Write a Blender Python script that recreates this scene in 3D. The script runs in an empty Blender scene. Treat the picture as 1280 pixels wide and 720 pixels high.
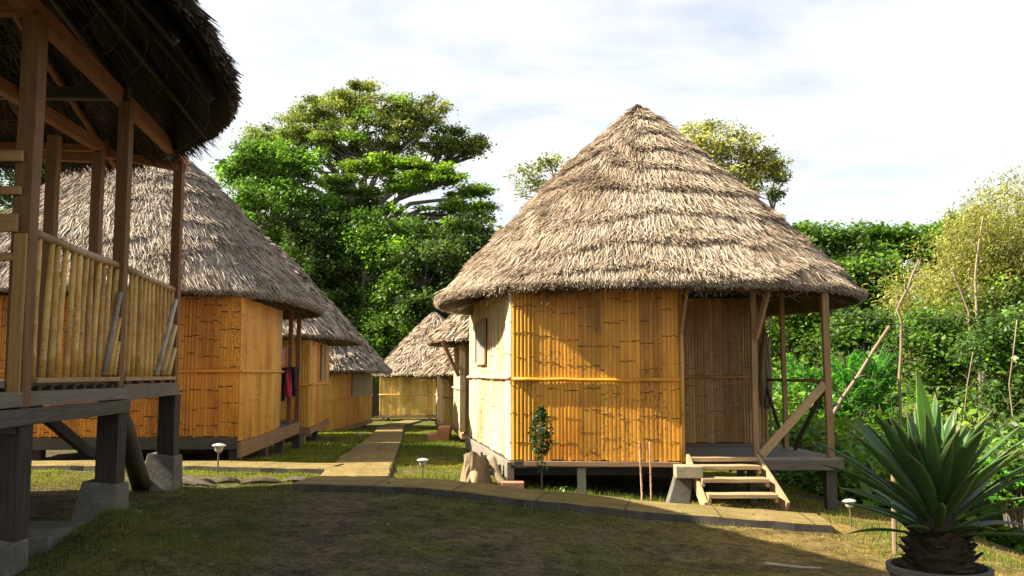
import bpy, math, random
import numpy as np
from mathutils import Vector

scene = bpy.context.scene
COL = scene.collection
R = math.radians
F = 1150.0
HZ = 468.0
EYE = 1.6


def PX(x, Y):
    return (x - 640.0) / F * Y


def PZ(y, Y):
    return EYE + (HZ - y) / F * Y


def sm(a, b, x):
    t = np.clip((x - a) / (b - a), 0, 1)
    return t * t * (3 - 2 * t)


# ------------------------------------------------------------------ noise + terrain
def vnoise(x, y, seed=0):
    x = np.asarray(x, float)
    y = np.asarray(y, float)
    xi = np.floor(x).astype(np.int64)
    yi = np.floor(y).astype(np.int64)
    fx = x - xi
    fy = y - yi
    fx = fx * fx * (3 - 2 * fx)
    fy = fy * fy * (3 - 2 * fy)

    def h(a, b):
        n = (a * 374761393 + b * 668265263 + seed * 974711) & 0x7FFFFFFF
        n = ((n ^ (n >> 13)) * 1274126177) & 0x7FFFFFFF
        return ((n ^ (n >> 16)) & 0xFFFF) / 65535.0
    return (h(xi, yi) * (1 - fx) + h(xi + 1, yi) * fx) * (1 - fy) + (h(xi, yi + 1) * (1 - fx) + h(xi + 1, yi + 1) * fx) * fy


def fbm(x, y, seed=0, o=4):
    s = 0
    a = 0.5
    for k in range(o):
        s = s + a * vnoise(np.asarray(x) * 2 ** k, np.asarray(y) * 2 ** k, seed + k)
        a *= 0.5
    return s


def near0(x, y):
    return np.exp(-(((x + 3.4) / 0.9) ** 2 + ((y - 8.2) / 1.0) ** 2))


def ground_z(x, y):
    x = np.asarray(x, float)
    y = np.asarray(y, float)
    z = -0.030 * np.clip(y - 15, 0, 60)
    z = z - 0.072 * np.clip(x + 1.5, 0, 6.8) * sm(4, 11, y)
    z = z - 0.26 * np.clip(x - 5.4, 0, 12) * sm(7, 12, y)
    # grassy mound by the stilts
    z = z + 0.33 * np.exp(-(((x + 3.62) / 0.42) ** 2 + ((y - 8.6) / 0.6) ** 2))
    z = z + 0.16 * np.exp(-(((x + 3.0) / 0.75) ** 2 + ((y - 7.7) / 0.6) ** 2))
    z = z + near0(x, y) * 0.05 * (vnoise(x / 0.16, y / 0.16, 66) - 0.5)
    # far hills
    d = np.sqrt(x * x + y * y)
    z = z + 16 * sm(105, 240, d) * (0.6 + 0.8 * vnoise(x / 60, y / 60, 9))
    near = 1 - sm(40, 70, d)
    z = z + near * (0.10 * (fbm(x / 1.7, y / 1.7, 3, 4) - 0.47))
    z = z + near * 0.05 * (fbm(x / 0.28, y / 0.28, 5, 3) - 0.43)
    return z


def gz(x, y):
    return float(ground_z(x, y))


# ------------------------------------------------------------------ object helpers
def np_mesh(name, V, Fq, mats, parent=None, col=None, uvw=None, fmat=None, smooth=False):
    V = np.asarray(V, np.float32)
    if parent is not None:
        pw = np.array(world_loc(parent), np.float32)
        V = V - pw
    me = bpy.data.meshes.new(name)
    if isinstance(Fq, np.ndarray):
        n, k = Fq.shape
        me.vertices.add(len(V))
        me.vertices.foreach_set('co', V.ravel())
        me.loops.add(n * k)
        me.loops.foreach_set('vertex_index', Fq.astype(np.int32).ravel())
        me.polygons.add(n)
        me.polygons.foreach_set('loop_start', np.arange(0, n * k, k, dtype=np.int32))
        try:
            me.polygons.foreach_set('loop_total', np.full(n, k, np.int32))
        except Exception:
            pass
        me.update(calc_edges=True)
    else:
        me.from_pydata([tuple(map(float, v)) for v in V], [], Fq)
    if col is not None:
        col = np.asarray(col, np.float32)
        if col.shape[1] == 3:
            col = np.concatenate([col, np.ones((len(col), 1), np.float32)], 1)
        a = me.attributes.new('Col', 'FLOAT_COLOR', 'POINT')
        a.data.foreach_set('color', col.ravel())
    if uvw is not None:
        a = me.attributes.new('uvw', 'FLOAT_VECTOR', 'POINT')
        a.data.foreach_set('vector', np.asarray(uvw, np.float32).ravel())
    for m in mats:
        me.materials.append(m)
    if fmat is not None:
        me.polygons.foreach_set('material_index', np.asarray(fmat, np.int32))
    if smooth:
        me.polygons.foreach_set('use_smooth', np.ones(len(me.polygons), bool))
    me.validate()
    me.update()
    o = bpy.data.objects.new(name, me)
    COL.objects.link(o)
    if parent is not None:
        o.parent = parent
    return o


def world_loc(o):
    v = Vector((0, 0, 0))
    while o is not None:
        v = v + o.location
        o = o.parent
    return v


def thing(name, loc, label, cat, group=None):
    o = bpy.data.objects.new(name, None)
    o.empty_display_size = 0.2
    COL.objects.link(o)
    o.location = loc
    return tag(o, label, cat, group)


def tag(o, label=None, cat=None, group=None, kind=None):
    if label:
        o['label'] = label
    if cat:
        o['category'] = cat
    if group:
        o['group'] = group
    if kind:
        o['kind'] = kind
    return o


class MB:
    def __init__(s):
        s.v = []
        s.f = []
        s.c = []
        s.u = []
        s.m = []

    def add(s, vs, fs, col=(1, 1, 1), uvw=None, m=0):
        b = len(s.v)
        s.v.extend([tuple(v) for v in vs])
        s.c.extend([tuple(col)] * len(vs))
        s.u.extend(uvw if uvw is not None else [tuple(v) for v in vs])
        s.f.extend([tuple(i + b for i in f) for f in fs])
        s.m.extend([m] * len(fs))

    def beam(s, p, q, w, h, col=(1, 1, 1), m=0, up=(0, 0, 1), seg=1, wob=0.0, taper=1.0, rng=None):
        p = Vector(p)
        q = Vector(q)
        d = (q - p)
        L = d.length
        d.normalize()
        up = Vector(up)
        if abs(d.dot(up)) > 0.95:
            up = Vector((0, 1, 0))
        a = d.cross(up).normalized()
        b = a.cross(d).normalized()
        vs = []
        us = []
        off = random.random() * 50
        for k in range(seg + 1):
            t = k / seg
            c = p + d * L * t
            if wob and 0 < k < seg:
                c = c + a * random.uniform(-wob, wob) + b * random.uniform(-wob, wob)
            sc = 1 + (taper - 1) * t
            for (i, j) in ((-1, -1), (1, -1), (1, 1), (-1, 1)):
                vs.append(c + a * (i * w / 2 * sc) + b * (j * h / 2 * sc))
                us.append((L * t + off, i * w / 2 + off, j * h / 2))
        fs = [(3, 2, 1, 0), tuple(4 * seg + i for i in range(4))]
        for k in range(seg):
            o = 4 * k
            for i in range(4):
                fs.append((o + i, o + (i + 1) % 4, o + 4 + (i + 1) % 4, o + 4 + i))
        s.add(vs, fs, col, us, m)

    def tube(s, pts, rad, n=8, col=(1, 1, 1), m=0, cap=True):
        pts = [Vector(p) for p in pts]
        if not hasattr(rad, '__len__'):
            rad = [rad] * len(pts)
        off = random.random() * 50
        vs = []
        us = []
        L = 0
        a = None
        for k, p in enumerate(pts):
            if k == 0:
                d = pts[1] - p
            elif k == len(pts) - 1:
                d = p - pts[k - 1]
            else:
                d = pts[k + 1] - pts[k - 1]
            if k:
                L += (p - pts[k - 1]).length
            d.normalize()
            if a is None:
                r = Vector((0, 0, 1)) if abs(d.z) < 0.9 else Vector((1, 0, 0))
                a = d.cross(r).normalized()
            else:
                a = (a - d * a.dot(d)).normalized()
            b = d.cross(a)
            for i in range(n):
                t = 2 * math.pi * i / n
                vs.append(p + (a * math.cos(t) + b * math.sin(t)) * rad[k])
                us.append((L + off, math.cos(t) * rad[k] + off, math.sin(t) * rad[k]))
        fs = []
        for k in range(len(pts) - 1):
            for i in range(n):
                fs.append((k * n + i, k * n + (i + 1) % n, (k + 1) * n + (i + 1) % n, (k + 1) * n + i))
        if cap:
            fs.append(tuple(range(n - 1, -1, -1)))
            fs.append(tuple((len(pts) - 1) * n + i for i in range(n)))
        s.add(vs, fs, col, us, m)

    def lathe(s, prof, c, n=20, col=(1, 1, 1), m=0):
        vs = []
        fs = []
        for (r, z) in prof:
            for i in range(n):
                t = 2 * math.pi * i / n
                vs.append((c[0] + r * math.cos(t), c[1] + r * math.sin(t), c[2] + z))
        for k in range(len(prof) - 1):
            for i in range(n):
                fs.append((k * n + i, k * n + (i + 1) % n, (k + 1) * n + (i + 1) % n, (k + 1) * n + i))
        fs.append(tuple(range(n - 1, -1, -1)))
        fs.append(tuple((len(prof) - 1) * n + i for i in range(n)))
        s.add(vs, fs, col, None, m)

    def prism(s, poly, z0, z1, col=(1, 1, 1), m=0):
        n = len(poly)
        # counter-clockwise polygon
        vs = [(x, y, z0) for x, y in poly] + [(x, y, z1) for x, y in poly]
        fs = [tuple(range(n - 1, -1, -1)), tuple(range(n, 2 * n))]
        for i in range(n):
            j = (i + 1) % n
            fs.append((i, j, n + j, n + i))
        s.add(vs, fs, col, None, m)

    def build(s, name, mats, parent=None, bevel=0, smooth=False):
        o = np_mesh(name, np.array(s.v), s.f, mats if isinstance(mats, (list, tuple)) else [mats], parent, np.array(s.c), np.array(s.u), s.m, smooth)
        if bevel:
            b = o.modifiers.new('bevel', 'BEVEL')
            b.width = bevel
            b.segments = 2
            b.limit_method = 'ANGLE'
        return o


# ------------------------------------------------------------------ materials
def new_mat(name):
    m = bpy.data.materials.new(name)
    m.use_nodes = True
    nt = m.node_tree
    for n in list(nt.nodes):
        nt.nodes.remove(n)
    out = nt.nodes.new('ShaderNodeOutputMaterial')
    return m, nt, out


def N(nt, typ, **kw):
    n = nt.nodes.new(typ)
    for k, v in kw.items():
        if k in n.inputs:
            n.inputs[k].default_value = v
        else:
            setattr(n, k, v)
    return n


def attr(nt, name):
    n = nt.nodes.new('ShaderNodeAttribute')
    n.attribute_name = name
    return n


def mixc(nt, a, b, fac, mode='MIX'):
    n = nt.nodes.new('ShaderNodeMix')
    n.data_type = 'RGBA'
    n.blend_type = mode
    for sock, val in ((n.inputs[0], fac), (n.inputs[6], a), (n.inputs[7], b)):
        if hasattr(val, 'is_linked') or hasattr(val, 'links'):
            nt.links.new(val, sock)
        elif isinstance(val, (int, float)):
            sock.default_value = val
        else:
            sock.default_value = (*val, 1) if len(val) == 3 else val
    return n.outputs[2]


def ramp(nt, fac, p0, p1, c0=(0, 0, 0), c1=(1, 1, 1)):
    n = nt.nodes.new('ShaderNodeValToRGB')
    n.color_ramp.elements[0].position = p0
    n.color_ramp.elements[1].position = p1
    n.color_ramp.elements[0].color = (*c0, 1)
    n.color_ramp.elements[1].color = (*c1, 1)
    nt.links.new(fac, n.inputs[0])
    return n.outputs[0]


def noise(nt, vec, scale, detail=4, rough=0.6, dist=0.0):
    n = nt.nodes.new('ShaderNodeTexNoise')
    n.inputs['Scale'].default_value = scale
    n.inputs['Detail'].default_value = detail
    n.inputs['Roughness'].default_value = rough
    n.inputs['Distortion'].default_value = dist
    if vec is not None:
        nt.links.new(vec, n.inputs['Vector'])
    return n.outputs[0]


def mapping(nt, vec, scale):
    n = nt.nodes.new('ShaderNodeMapping')
    n.inputs['Scale'].default_value = scale
    nt.links.new(vec, n.inputs['Vector'])
    return n.outputs[0]


def finish(nt, out, color, rough=0.7, bump=None, bdist=0.01, bstr=0.5, spec=0.3, metal=0.0):
    p = nt.nodes.new('ShaderNodeBsdfPrincipled')
    if hasattr(color, 'links'):
        nt.links.new(color, p.inputs['Base Color'])
    else:
        p.inputs['Base Color'].default_value = (*color, 1)
    if hasattr(rough, 'links'):
        nt.links.new(rough, p.inputs['Roughness'])
    else:
        p.inputs['Roughness'].default_value = rough
    p.inputs['Specular IOR Level'].default_value = spec
    p.inputs['Metallic'].default_value = metal
    if bump is not None:
        b = nt.nodes.new('ShaderNodeBump')
        b.inputs['Distance'].default_value = bdist
        b.inputs['Strength'].default_value = bstr
        nt.links.new(bump, b.inputs['Height'])
        nt.links.new(b.outputs[0], p.inputs['Normal'])
    nt.links.new(p.outputs[0], out.inputs[0])
    return p


def mat_wood(name, c1, c2, rough=0.75, stain=0.5):
    """sawn timber: grain runs along each beam (uvw attribute), stains and weathering patches"""
    m, nt, out = new_mat(name)
    u = attr(nt, 'uvw').outputs['Vector']
    g = noise(nt, mapping(nt, u, (1.6, 45, 45)), 1.0, 5, 0.65)
    base = mixc(nt, c1, c2, ramp(nt, g, 0.3, 0.72))
    s = noise(nt, mapping(nt, u, (3, 6, 6)), 1.0, 5, 0.6)
    base = mixc(nt, base, tuple(x * 0.45 for x in c1), ramp(nt, s, 0.52, 0.75, (0, 0, 0), (stain,) * 3))
    base = mixc(nt, base, attr(nt, 'Col').outputs['Color'], 1.0, 'MULTIPLY')
    finish(nt, out, base, rough, g, 0.006, 0.6, 0.25)
    return m


def mat_bamboo(name, mold=0.5, rough=0.5, sat=1.0):
    m, nt, out = new_mat(name)
    u = attr(nt, 'uvw').outputs['Vector']
    g = noise(nt, mapping(nt, u, (55, 55, 1.2)), 1.0, 4, 0.6)
    c = attr(nt, 'Col').outputs['Color']
    base = mixc(nt, mixc(nt, c, (0.74, 0.66, 0.55), 1.0, 'MULTIPLY'), c, ramp(nt, g, 0.3, 0.65))
    pz = noise(nt, mapping(nt, u, (2.2, 2.2, 0.9)), 1.0, 4, 0.6)
    base = mixc(nt, base, mixc(nt, base, (0.66, 0.55, 0.42), 1.0, 'MULTIPLY'), ramp(nt, pz, 0.45, 0.7))
    # mould specks gathered in patches
    sp = noise(nt, mapping(nt, u, (26, 26, 20)), 1.0, 3, 0.7)
    pa = noise(nt, mapping(nt, u, (1.1, 1.1, 0.7)), 1.0, 3, 0.55)
    spots = mixc(nt, (0, 0, 0), ramp(nt, sp, 0.545, 0.60), ramp(nt, pa, 0.47, 0.57, (0.0,) * 3, (mold,) * 3))
    base = mixc(nt, base, (0.035, 0.02, 0.01), spots)
    finish(nt, out, base, rough, g, 0.004, 0.5, 0.35)
    return m


def mat_col(name, rough=0.8, spec=0.2, nscale=30, bstr=0.3):
    m, nt, out = new_mat(name)
    c = attr(nt, 'Col').outputs['Color']
    tc = nt.nodes.new('ShaderNodeTexCoord')
    g = noise(nt, tc.outputs['Object'], nscale, 4)
    base = mixc(nt, mixc(nt, c, (0.6, 0.6, 0.6), 1.0, 'MULTIPLY'), c, ramp(nt, g, 0.3, 0.65))
    finish(nt, out, base, rough, g, 0.01, bstr, spec)
    return m


def mat_leaf(name, trans=0.35, gloss=0.35):
    m, nt, out = new_mat(name)
    c = attr(nt, 'Col').outputs['Color']
    p = nt.nodes.new('ShaderNodeBsdfPrincipled')
    p.inputs['Roughness'].default_value = 0.45
    p.inputs['Specular IOR Level'].default_value = gloss
    nt.links.new(c, p.inputs['Base Color'])
    t = nt.nodes.new('ShaderNodeBsdfTranslucent')
    tcx = mixc(nt, c, (1.5, 1.6, 0.7), 1.0, 'MULTIPLY')
    nt.links.new(tcx, t.inputs['Color'])
    mx = nt.nodes.new('ShaderNodeMixShader')
    mx.inputs[0].default_value = trans
    nt.links.new(p.outputs[0], mx.inputs[1])
    nt.links.new(t.outputs[0], mx.inputs[2])
    nt.links.new(mx.outputs[0], out.inputs[0])
    return m


def mat_thatch(name):
    m, nt, out = new_mat(name)
    c = attr(nt, 'Col').outputs['Color']
    tc = nt.nodes.new('ShaderNodeTexCoord')
    g = noise(nt, tc.outputs['Object'], 0.9, 4, 0.6)
    base = mixc(nt, mixc(nt, c, (0.66, 0.62, 0.56), 1.0, 'MULTIPLY'), c, ramp(nt, g, 0.35, 0.62))
    g2 = noise(nt, tc.outputs['Object'], 40, 2, 0.6)
    base = mixc(nt, mixc(nt, base, (0.7, 0.68, 0.64), 1.0, 'MULTIPLY'), base, ramp(nt, g2, 0.35, 0.6))
    finish(nt, out, base, 0.85, None, spec=0.12)
    return m


def mat_concrete(name, c1, c2, scale=3.0):
    m, nt, out = new_mat(name)
    tc = nt.nodes.new('ShaderNodeTexCoord')
    a = noise(nt, tc.outputs['Object'], scale, 6, 0.65)
    b = noise(nt, tc.outputs['Object'], scale * 14, 4, 0.7)
    base = mixc(nt, c1, c2, ramp(nt, a, 0.35, 0.66))
    base = mixc(nt, base, mixc(nt, base, (0.55, 0.55, 0.5), 1.0, 'MULTIPLY'), ramp(nt, b, 0.45, 0.75))
    finish(nt, out, base, 0.9, b, 0.01, 0.6, 0.2)
    return m


def mat_ground():
    m, nt, out = new_mat('ground_earth')
    pos = nt.nodes.new('ShaderNodeNewGeometry').outputs['Position']
    c = attr(nt, 'Col').outputs['Color']
    a = noise(nt, pos, 2.2, 6, 0.65)
    b = noise(nt, pos, 24, 5, 0.7)
    d = noise(nt, pos, 120, 3, 0.7)
    base = mixc(nt, mixc(nt, c, (0.5, 0.5, 0.48), 1.0, 'MULTIPLY'), c, ramp(nt, a, 0.36, 0.6))
    base = mixc(nt, mixc(nt, base, (0.45, 0.42, 0.38), 1.0, 'MULTIPLY'), base, ramp(nt, b, 0.36, 0.58))
    base = mixc(nt, base, mixc(nt, base, (1.8, 1.6, 1.3), 1.0, 'MULTIPLY'), ramp(nt, d, 0.52, 0.72))
    e = noise(nt, pos, 7.5, 4, 0.7)
    base = mixc(nt, mixc(nt, base, (0.55, 0.55, 0.5), 1.0, 'MULTIPLY'), base, ramp(nt, e, 0.40, 0.52))
    mm = nt.nodes.new('ShaderNodeMath')
    mm.operation = 'ADD'
    nt.links.new(b, mm.inputs[0])
    nt.links.new(d, mm.inputs[1])
    finish(nt, out, base, 0.95, mm.outputs[0], 0.03, 0.8, 0.1)
    return m


def mat_walk():
    m, nt, out = new_mat('walkway_mossy_boards')
    u = attr(nt, 'uvw').outputs['Vector']
    a = noise(nt, mapping(nt, u, (1.0, 2.0, 1)), 1.5, 5, 0.65)
    b = noise(nt, mapping(nt, u, (1, 1, 1)), 34, 4, 0.7)
    base = mixc(nt, (0.27, 0.195, 0.075), (0.19, 0.145, 0.045), ramp(nt, a, 0.38, 0.62))
    base = mixc(nt, mixc(nt, base, (0.5, 0.48, 0.45), 1.0, 'MULTIPLY'), base, ramp(nt, b, 0.3, 0.55))
    # board joints every 1.15 m, broken up by dirt, and dark stains
    sx = nt.nodes.new('ShaderNodeSeparateXYZ')
    nt.links.new(u, sx.inputs[0])
    mo = nt.nodes.new('ShaderNodeMath')
    mo.operation = 'PINGPONG'
    mo.inputs[1].default_value = 0.575
    ad = nt.nodes.new('ShaderNodeMath')
    ad.operation = 'MULTIPLY_ADD'
    ad.inputs[1].default_value = 0.035
    nt.links.new(noise(nt, u, 9, 3), ad.inputs[0])
    nt.links.new(sx.outputs[0], ad.inputs[2])
    nt.links.new(ad.outputs[0], mo.inputs[0])
    base = mixc(nt, (0.05, 0.042, 0.025), base, ramp(nt, mo.outputs[0], 0.008, 0.022, (0.25,) * 3, (1, 1, 1)))
    st_ = noise(nt, mapping(nt, u, (0.9, 1.6, 1)), 2.6, 5, 0.65)
    base = mixc(nt, base, (0.10, 0.088, 0.04), ramp(nt, st_, 0.52, 0.68, (0, 0, 0), (0.75,) * 3))
    finish(nt, out, base, 0.9, b, 0.012, 0.7, 0.15)
    return m


BAMBOO = mat_bamboo('bamboo_golden', 0.6, 0.42)
BAMBOO_PALE = mat_bamboo('bamboo_bleached', 0.3, 0.55)
NODE = mat_col('bamboo_node', 0.7, 0.2)
THATCH = mat_thatch('thatch_palm')
WOOD = mat_wood('timber_brown', (0.20, 0.12, 0.06), (0.34, 0.22, 0.115))
WOOD_RED = mat_wood('timber_reddish', (0.17, 0.072, 0.032), (0.30, 0.14, 0.065))
WOOD_DARK = mat_wood('timber_weathered_dark', (0.045, 0.038, 0.031), (0.11, 0.095, 0.08))
WOOD_PALE = mat_wood('timber_pale', (0.30, 0.20, 0.10), (0.43, 0.31, 0.17), stain=0.6)
WOOD_GREY = mat_wood('timber_grey', (0.16, 0.14, 0.11), (0.27, 0.235, 0.19))
POLE = mat_bamboo('bamboo_pole', 0.35, 0.4)
CONC = mat_concrete('concrete_old', (0.10, 0.092, 0.075), (0.18, 0.165, 0.135))
CONC_WARM = mat_concrete('concrete_mossy', (0.26, 0.22, 0.14), (0.34, 0.30, 0.21))
BRICK = mat_concrete('red_brick', (0.36, 0.17, 0.09), (0.45, 0.25, 0.15), 5)
GROUND = mat_ground()
WALK = mat_walk()
LEAF = mat_leaf('leaf', 0.42)
LEAF_DRY = mat_leaf('leaf_dry', 0.42, 0.15)
BARK = mat_wood('bark', (0.085, 0.07, 0.052), (0.20, 0.17, 0.13))
BARK_PALE = mat_wood('bark_pale', (0.32, 0.26, 0.18), (0.50, 0.42, 0.31))
GRASS = mat_leaf('grass_blade', 0.3, 0.1)
PLASTIC = mat_col('painted', 0.4, 0.5, 60, 0.05)
CLOTH = mat_col('cloth', 0.9, 0.1, 80, 0.4)


def mat_screen():
    m, nt, out = new_mat('insect_screen')
    tc = nt.nodes.new('ShaderNodeTexCoord')
    b = noise(nt, tc.outputs['Object'], 90, 2)
    base = mixc(nt, (0.20, 0.19, 0.17), (0.30, 0.285, 0.25), b)
    finish(nt, out, base, 0.6, b, 0.004, 0.4, 0.3)
    return m


SCREEN = mat_screen()


def mat_agave():
    m, nt, out = new_mat('sword_leaf')
    c = attr(nt, 'Col').outputs['Color']
    u = attr(nt, 'uvw').outputs['Vector']
    g = noise(nt, mapping(nt, u, (3, 90, 1)), 1.0, 3)
    base = mixc(nt, mixc(nt, c, (0.72, 0.72, 0.72), 1.0, 'MULTIPLY'), c, ramp(nt, g, 0.3, 0.7))
    p = nt.nodes.new('ShaderNodeBsdfPrincipled')
    nt.links.new(base, p.inputs['Base Color'])
    p.inputs['Roughness'].default_value = 0.42
    p.inputs['Specular IOR Level'].default_value = 0.45
    t = nt.nodes.new('ShaderNodeBsdfTranslucent')
    nt.links.new(mixc(nt, c, (1.4, 1.6, 0.6), 1.0, 'MULTIPLY'), t.inputs['Color'])
    mx = nt.nodes.new('ShaderNodeMixShader')
    mx.inputs[0].default_value = 0.22
    nt.links.new(p.outputs[0], mx.inputs[1])
    nt.links.new(t.outputs[0], mx.inputs[2])
    nt.links.new(mx.outputs[0], out.inputs[0])
    return m


AGAVE = mat_agave()

# ------------------------------------------------------------------ thatched roofs


class Roof:
    def __init__(s, cx, cy, rx, ry, ze, za, p=1.1, n=2.4, thick=0.26, skirt=0.10):
        s.__dict__.update(locals())

    def S(s, th, t):
        """point on the outer thatch surface; t = 0 apex .. 1 eave, >1 hangs down"""
        c = np.cos(th)
        d = np.sin(th)
        # round near the apex, squarer at the eave
        e = 2.0 + (s.n - 2.0) * np.clip(t, 0, 1)
        k = (np.abs(c) ** e + np.abs(d) ** e) ** (-1.0 / e)
        tt = np.clip(t, 0, 1)
        ex = np.maximum(t - 1, 0)
        rr = tt + ex * 0.45
        x = s.cx + s.rx * rr * k * c
        y = s.cy + s.ry * rr * k * d
        z = s.za - (s.za - s.ze) * tt ** s.p - ex * 1.35 * (s.za - s.ze)
        return np.stack([x, y, z], -1)

    def frame(s, th, t):
        e = 0.004
        P = s.S(th, t)
        D = s.S(th, t + e) - s.S(th, np.maximum(t - e, 0))
        A = s.S(th + e, t) - s.S(th - e, t)
        D /= np.linalg.norm(D, axis=-1, keepdims=True) + 1e-9
        A /= np.linalg.norm(A, axis=-1, keepdims=True) + 1e-9
        Nn = np.cross(A, D)
        Nn *= np.sign(Nn[..., 2:3] + 1e-6)
        Nn /= np.linalg.norm(Nn, axis=-1, keepdims=True) + 1e-9
        return P, D, A, Nn


def blade_mesh(P0, P1, P2, A, W, tipw=0.45):
    n = len(P0)
    W = W[:, None]
    V = np.stack([P0 - A * W, P0 + A * W, P1 - A * W, P1 + A * W, P2 - A * W * tipw, P2 + A * W * tipw], 1).reshape(-1, 3)
    b = np.arange(n)[:, None] * 6
    Fc = np.concatenate([b + np.array([[0, 1, 3, 2]]), b + np.array([[2, 3, 5, 4]])], 0)
    return V, Fc


def thatch(parent, rf, nb, bw, bl, courses, seed, tone=1.0, grey=0.0, under=0, cap=None, fringe=0.12, bands=8.0, bump=0.095, undark=0.7):
    rng = np.random.default_rng(seed)
    L = math.hypot(max(rf.rx, rf.ry), rf.za - rf.ze)
    # base shell
    NT, NS = 120, 26
    th = np.linspace(0, 2 * np.pi, NT, endpoint=False)
    ts = np.linspace(0.0, 1.0, NS)
    T, SS = np.meshgrid(th, ts)
    O = rf.S(T, np.maximum(SS, 0.002))
    O[..., 2] -= 0.02
    I = rf.S(T, np.maximum(SS, 0.002) * 0.965)
    I[..., 2] -= rf.thick * (0.35 + 0.65 * (1 - SS ** 4))
    V = np.concatenate([O.reshape(-1, 3), I.reshape(-1, 3)])
    Fq = []
    for base, flip in ((0, False), (NT * NS, True)):
        for k in range(NS - 1):
            i = np.arange(NT)
            j = (i + 1) % NT
            q = np.stack([base + k * NT + i, base + (k + 1) * NT + i, base + (k + 1) * NT + j, base + k * NT + j], 1)
            Fq.append(q[:, ::-1] if flip else q)
    i = np.arange(NT)
    j = (i + 1) % NT
    Fq.append(np.stack([(NS - 1) * NT + i, NT * NS + (NS - 1) * NT + i, NT * NS + (NS - 1) * NT + j, (NS - 1) * NT + j], 1))
    Vs = [V]
    Fs = [np.concatenate(Fq)]
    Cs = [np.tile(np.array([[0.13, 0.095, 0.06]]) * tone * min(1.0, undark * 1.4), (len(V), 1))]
    nv = len(V)
    # blades: two thirds in courses, one third anywhere
    s = np.sqrt(rng.uniform(0.0004, 1.0, nb))
    th = rng.uniform(0, 2 * np.pi, nb)
    wave = 1.6 * (vnoise(th * 2.5, s * 3, seed) - 0.5) + 0.6 * np.sin(th * 2 + seed)
    inc = rng.uniform(0, 1, nb) < 0.5
    q = np.round(s * courses + wave) - wave
    jit = rng.normal(0, 0.22, nb)
    s1 = np.where(inc, (q + jit) / courses, s)
    s1 = np.clip(s1, 0.02, 1.0)
    ln = bl * rng.uniform(0.6, 1.35, nb)
    # a share of them hang over the eave
    nf = int(nb * fringe)
    s1[:nf] = 1.0 + rng.uniform(0.0, 0.05, nf) * (0.45 / L * 4) * rng.uniform(0.2, 1.0, nf)
    s0 = np.maximum(s1 - ln / L, 0.003)
    P0, D, A, Nn = rf.frame(th, s0)
    sw = rng.normal(0, 0.20, nb) * ln
    tip = rf.S(th, s1)
    lift = np.where(inc, rng.uniform(0.02, 0.10, nb), rng.uniform(0.0, 0.07, nb)) * (0.4 + 0.6 * bl / 0.3)
    wb = 2.6 * vnoise(th * 2.2 + 7, s * 2.5, seed + 3) + 0.35 * vnoise(th * 9, s * 9, seed + 4)
    amp = bump * (0.35 + 1.1 * vnoise(th * 1.7, s * 5 + 3, seed + 5))

    def off(q):
        f = np.mod(q * bands + wb, 1.0)
        return amp * np.where(f < 0.88, (f / 0.88) ** 1.6, (1 - f) / 0.12) * (q < 1)
    o0 = off(s0) * 0.8
    o1 = off(np.minimum(s1, 0.999))
    P2 = tip + Nn * (lift + o1)[:, None] + A * sw[:, None]
    Pm = (P0 + tip) / 2 + Nn * (lift * 0.75 + (o0 + o1) / 2)[:, None] + A * (sw * 0.4)[:, None]
    P0 = P0 + Nn * (0.012 + o0)[:, None]
    # random roll of every blade
    roll = rng.normal(0, 0.5, nb)[:, None]
    A2 = A * np.cos(roll) + Nn * np.sin(roll)
    W = bw * rng.uniform(0.6, 1.4, nb) * 0.5
    V, Fc = blade_mesh(P0, Pm, P2, A2, W)
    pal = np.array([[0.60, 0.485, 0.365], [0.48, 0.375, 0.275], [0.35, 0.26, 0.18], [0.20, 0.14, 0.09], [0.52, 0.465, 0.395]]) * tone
    pick = rng.choice(5, nb, p=[0.34, 0.34, 0.16, 0.05, 0.11])
    c = pal[pick] * rng.uniform(0.8, 1.15, (nb, 1))
    g = c.mean(1, keepdims=True) * np.array([[1.02, 1.0, 0.93]])
    c = c * (1 - grey) + g * grey
    Vs.append(V)
    Fs.append(Fc + nv)
    Cs.append(np.repeat(c, 6, 0))
    nv += len(V)
    if under:
        n2 = under
        th = rng.uniform(0, 2 * np.pi, n2)
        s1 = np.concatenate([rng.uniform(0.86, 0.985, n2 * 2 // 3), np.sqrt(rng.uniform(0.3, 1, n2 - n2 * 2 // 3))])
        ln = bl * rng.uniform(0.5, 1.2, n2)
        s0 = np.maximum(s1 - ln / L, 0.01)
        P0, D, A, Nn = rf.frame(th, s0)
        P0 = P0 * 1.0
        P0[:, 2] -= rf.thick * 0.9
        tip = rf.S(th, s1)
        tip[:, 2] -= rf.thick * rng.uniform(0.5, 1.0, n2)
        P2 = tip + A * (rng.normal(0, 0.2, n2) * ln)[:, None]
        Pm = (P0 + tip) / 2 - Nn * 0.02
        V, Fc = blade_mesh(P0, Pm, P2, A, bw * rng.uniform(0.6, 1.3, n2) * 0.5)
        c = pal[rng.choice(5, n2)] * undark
        Vs.append(V)
        Fs.append(Fc + nv)
        Cs.append(np.repeat(c, 6, 0))
        nv += len(V)
    o = np_mesh('thatch_roof', np.concatenate(Vs), np.concatenate(Fs), [THATCH], parent, np.concatenate(Cs))
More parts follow.
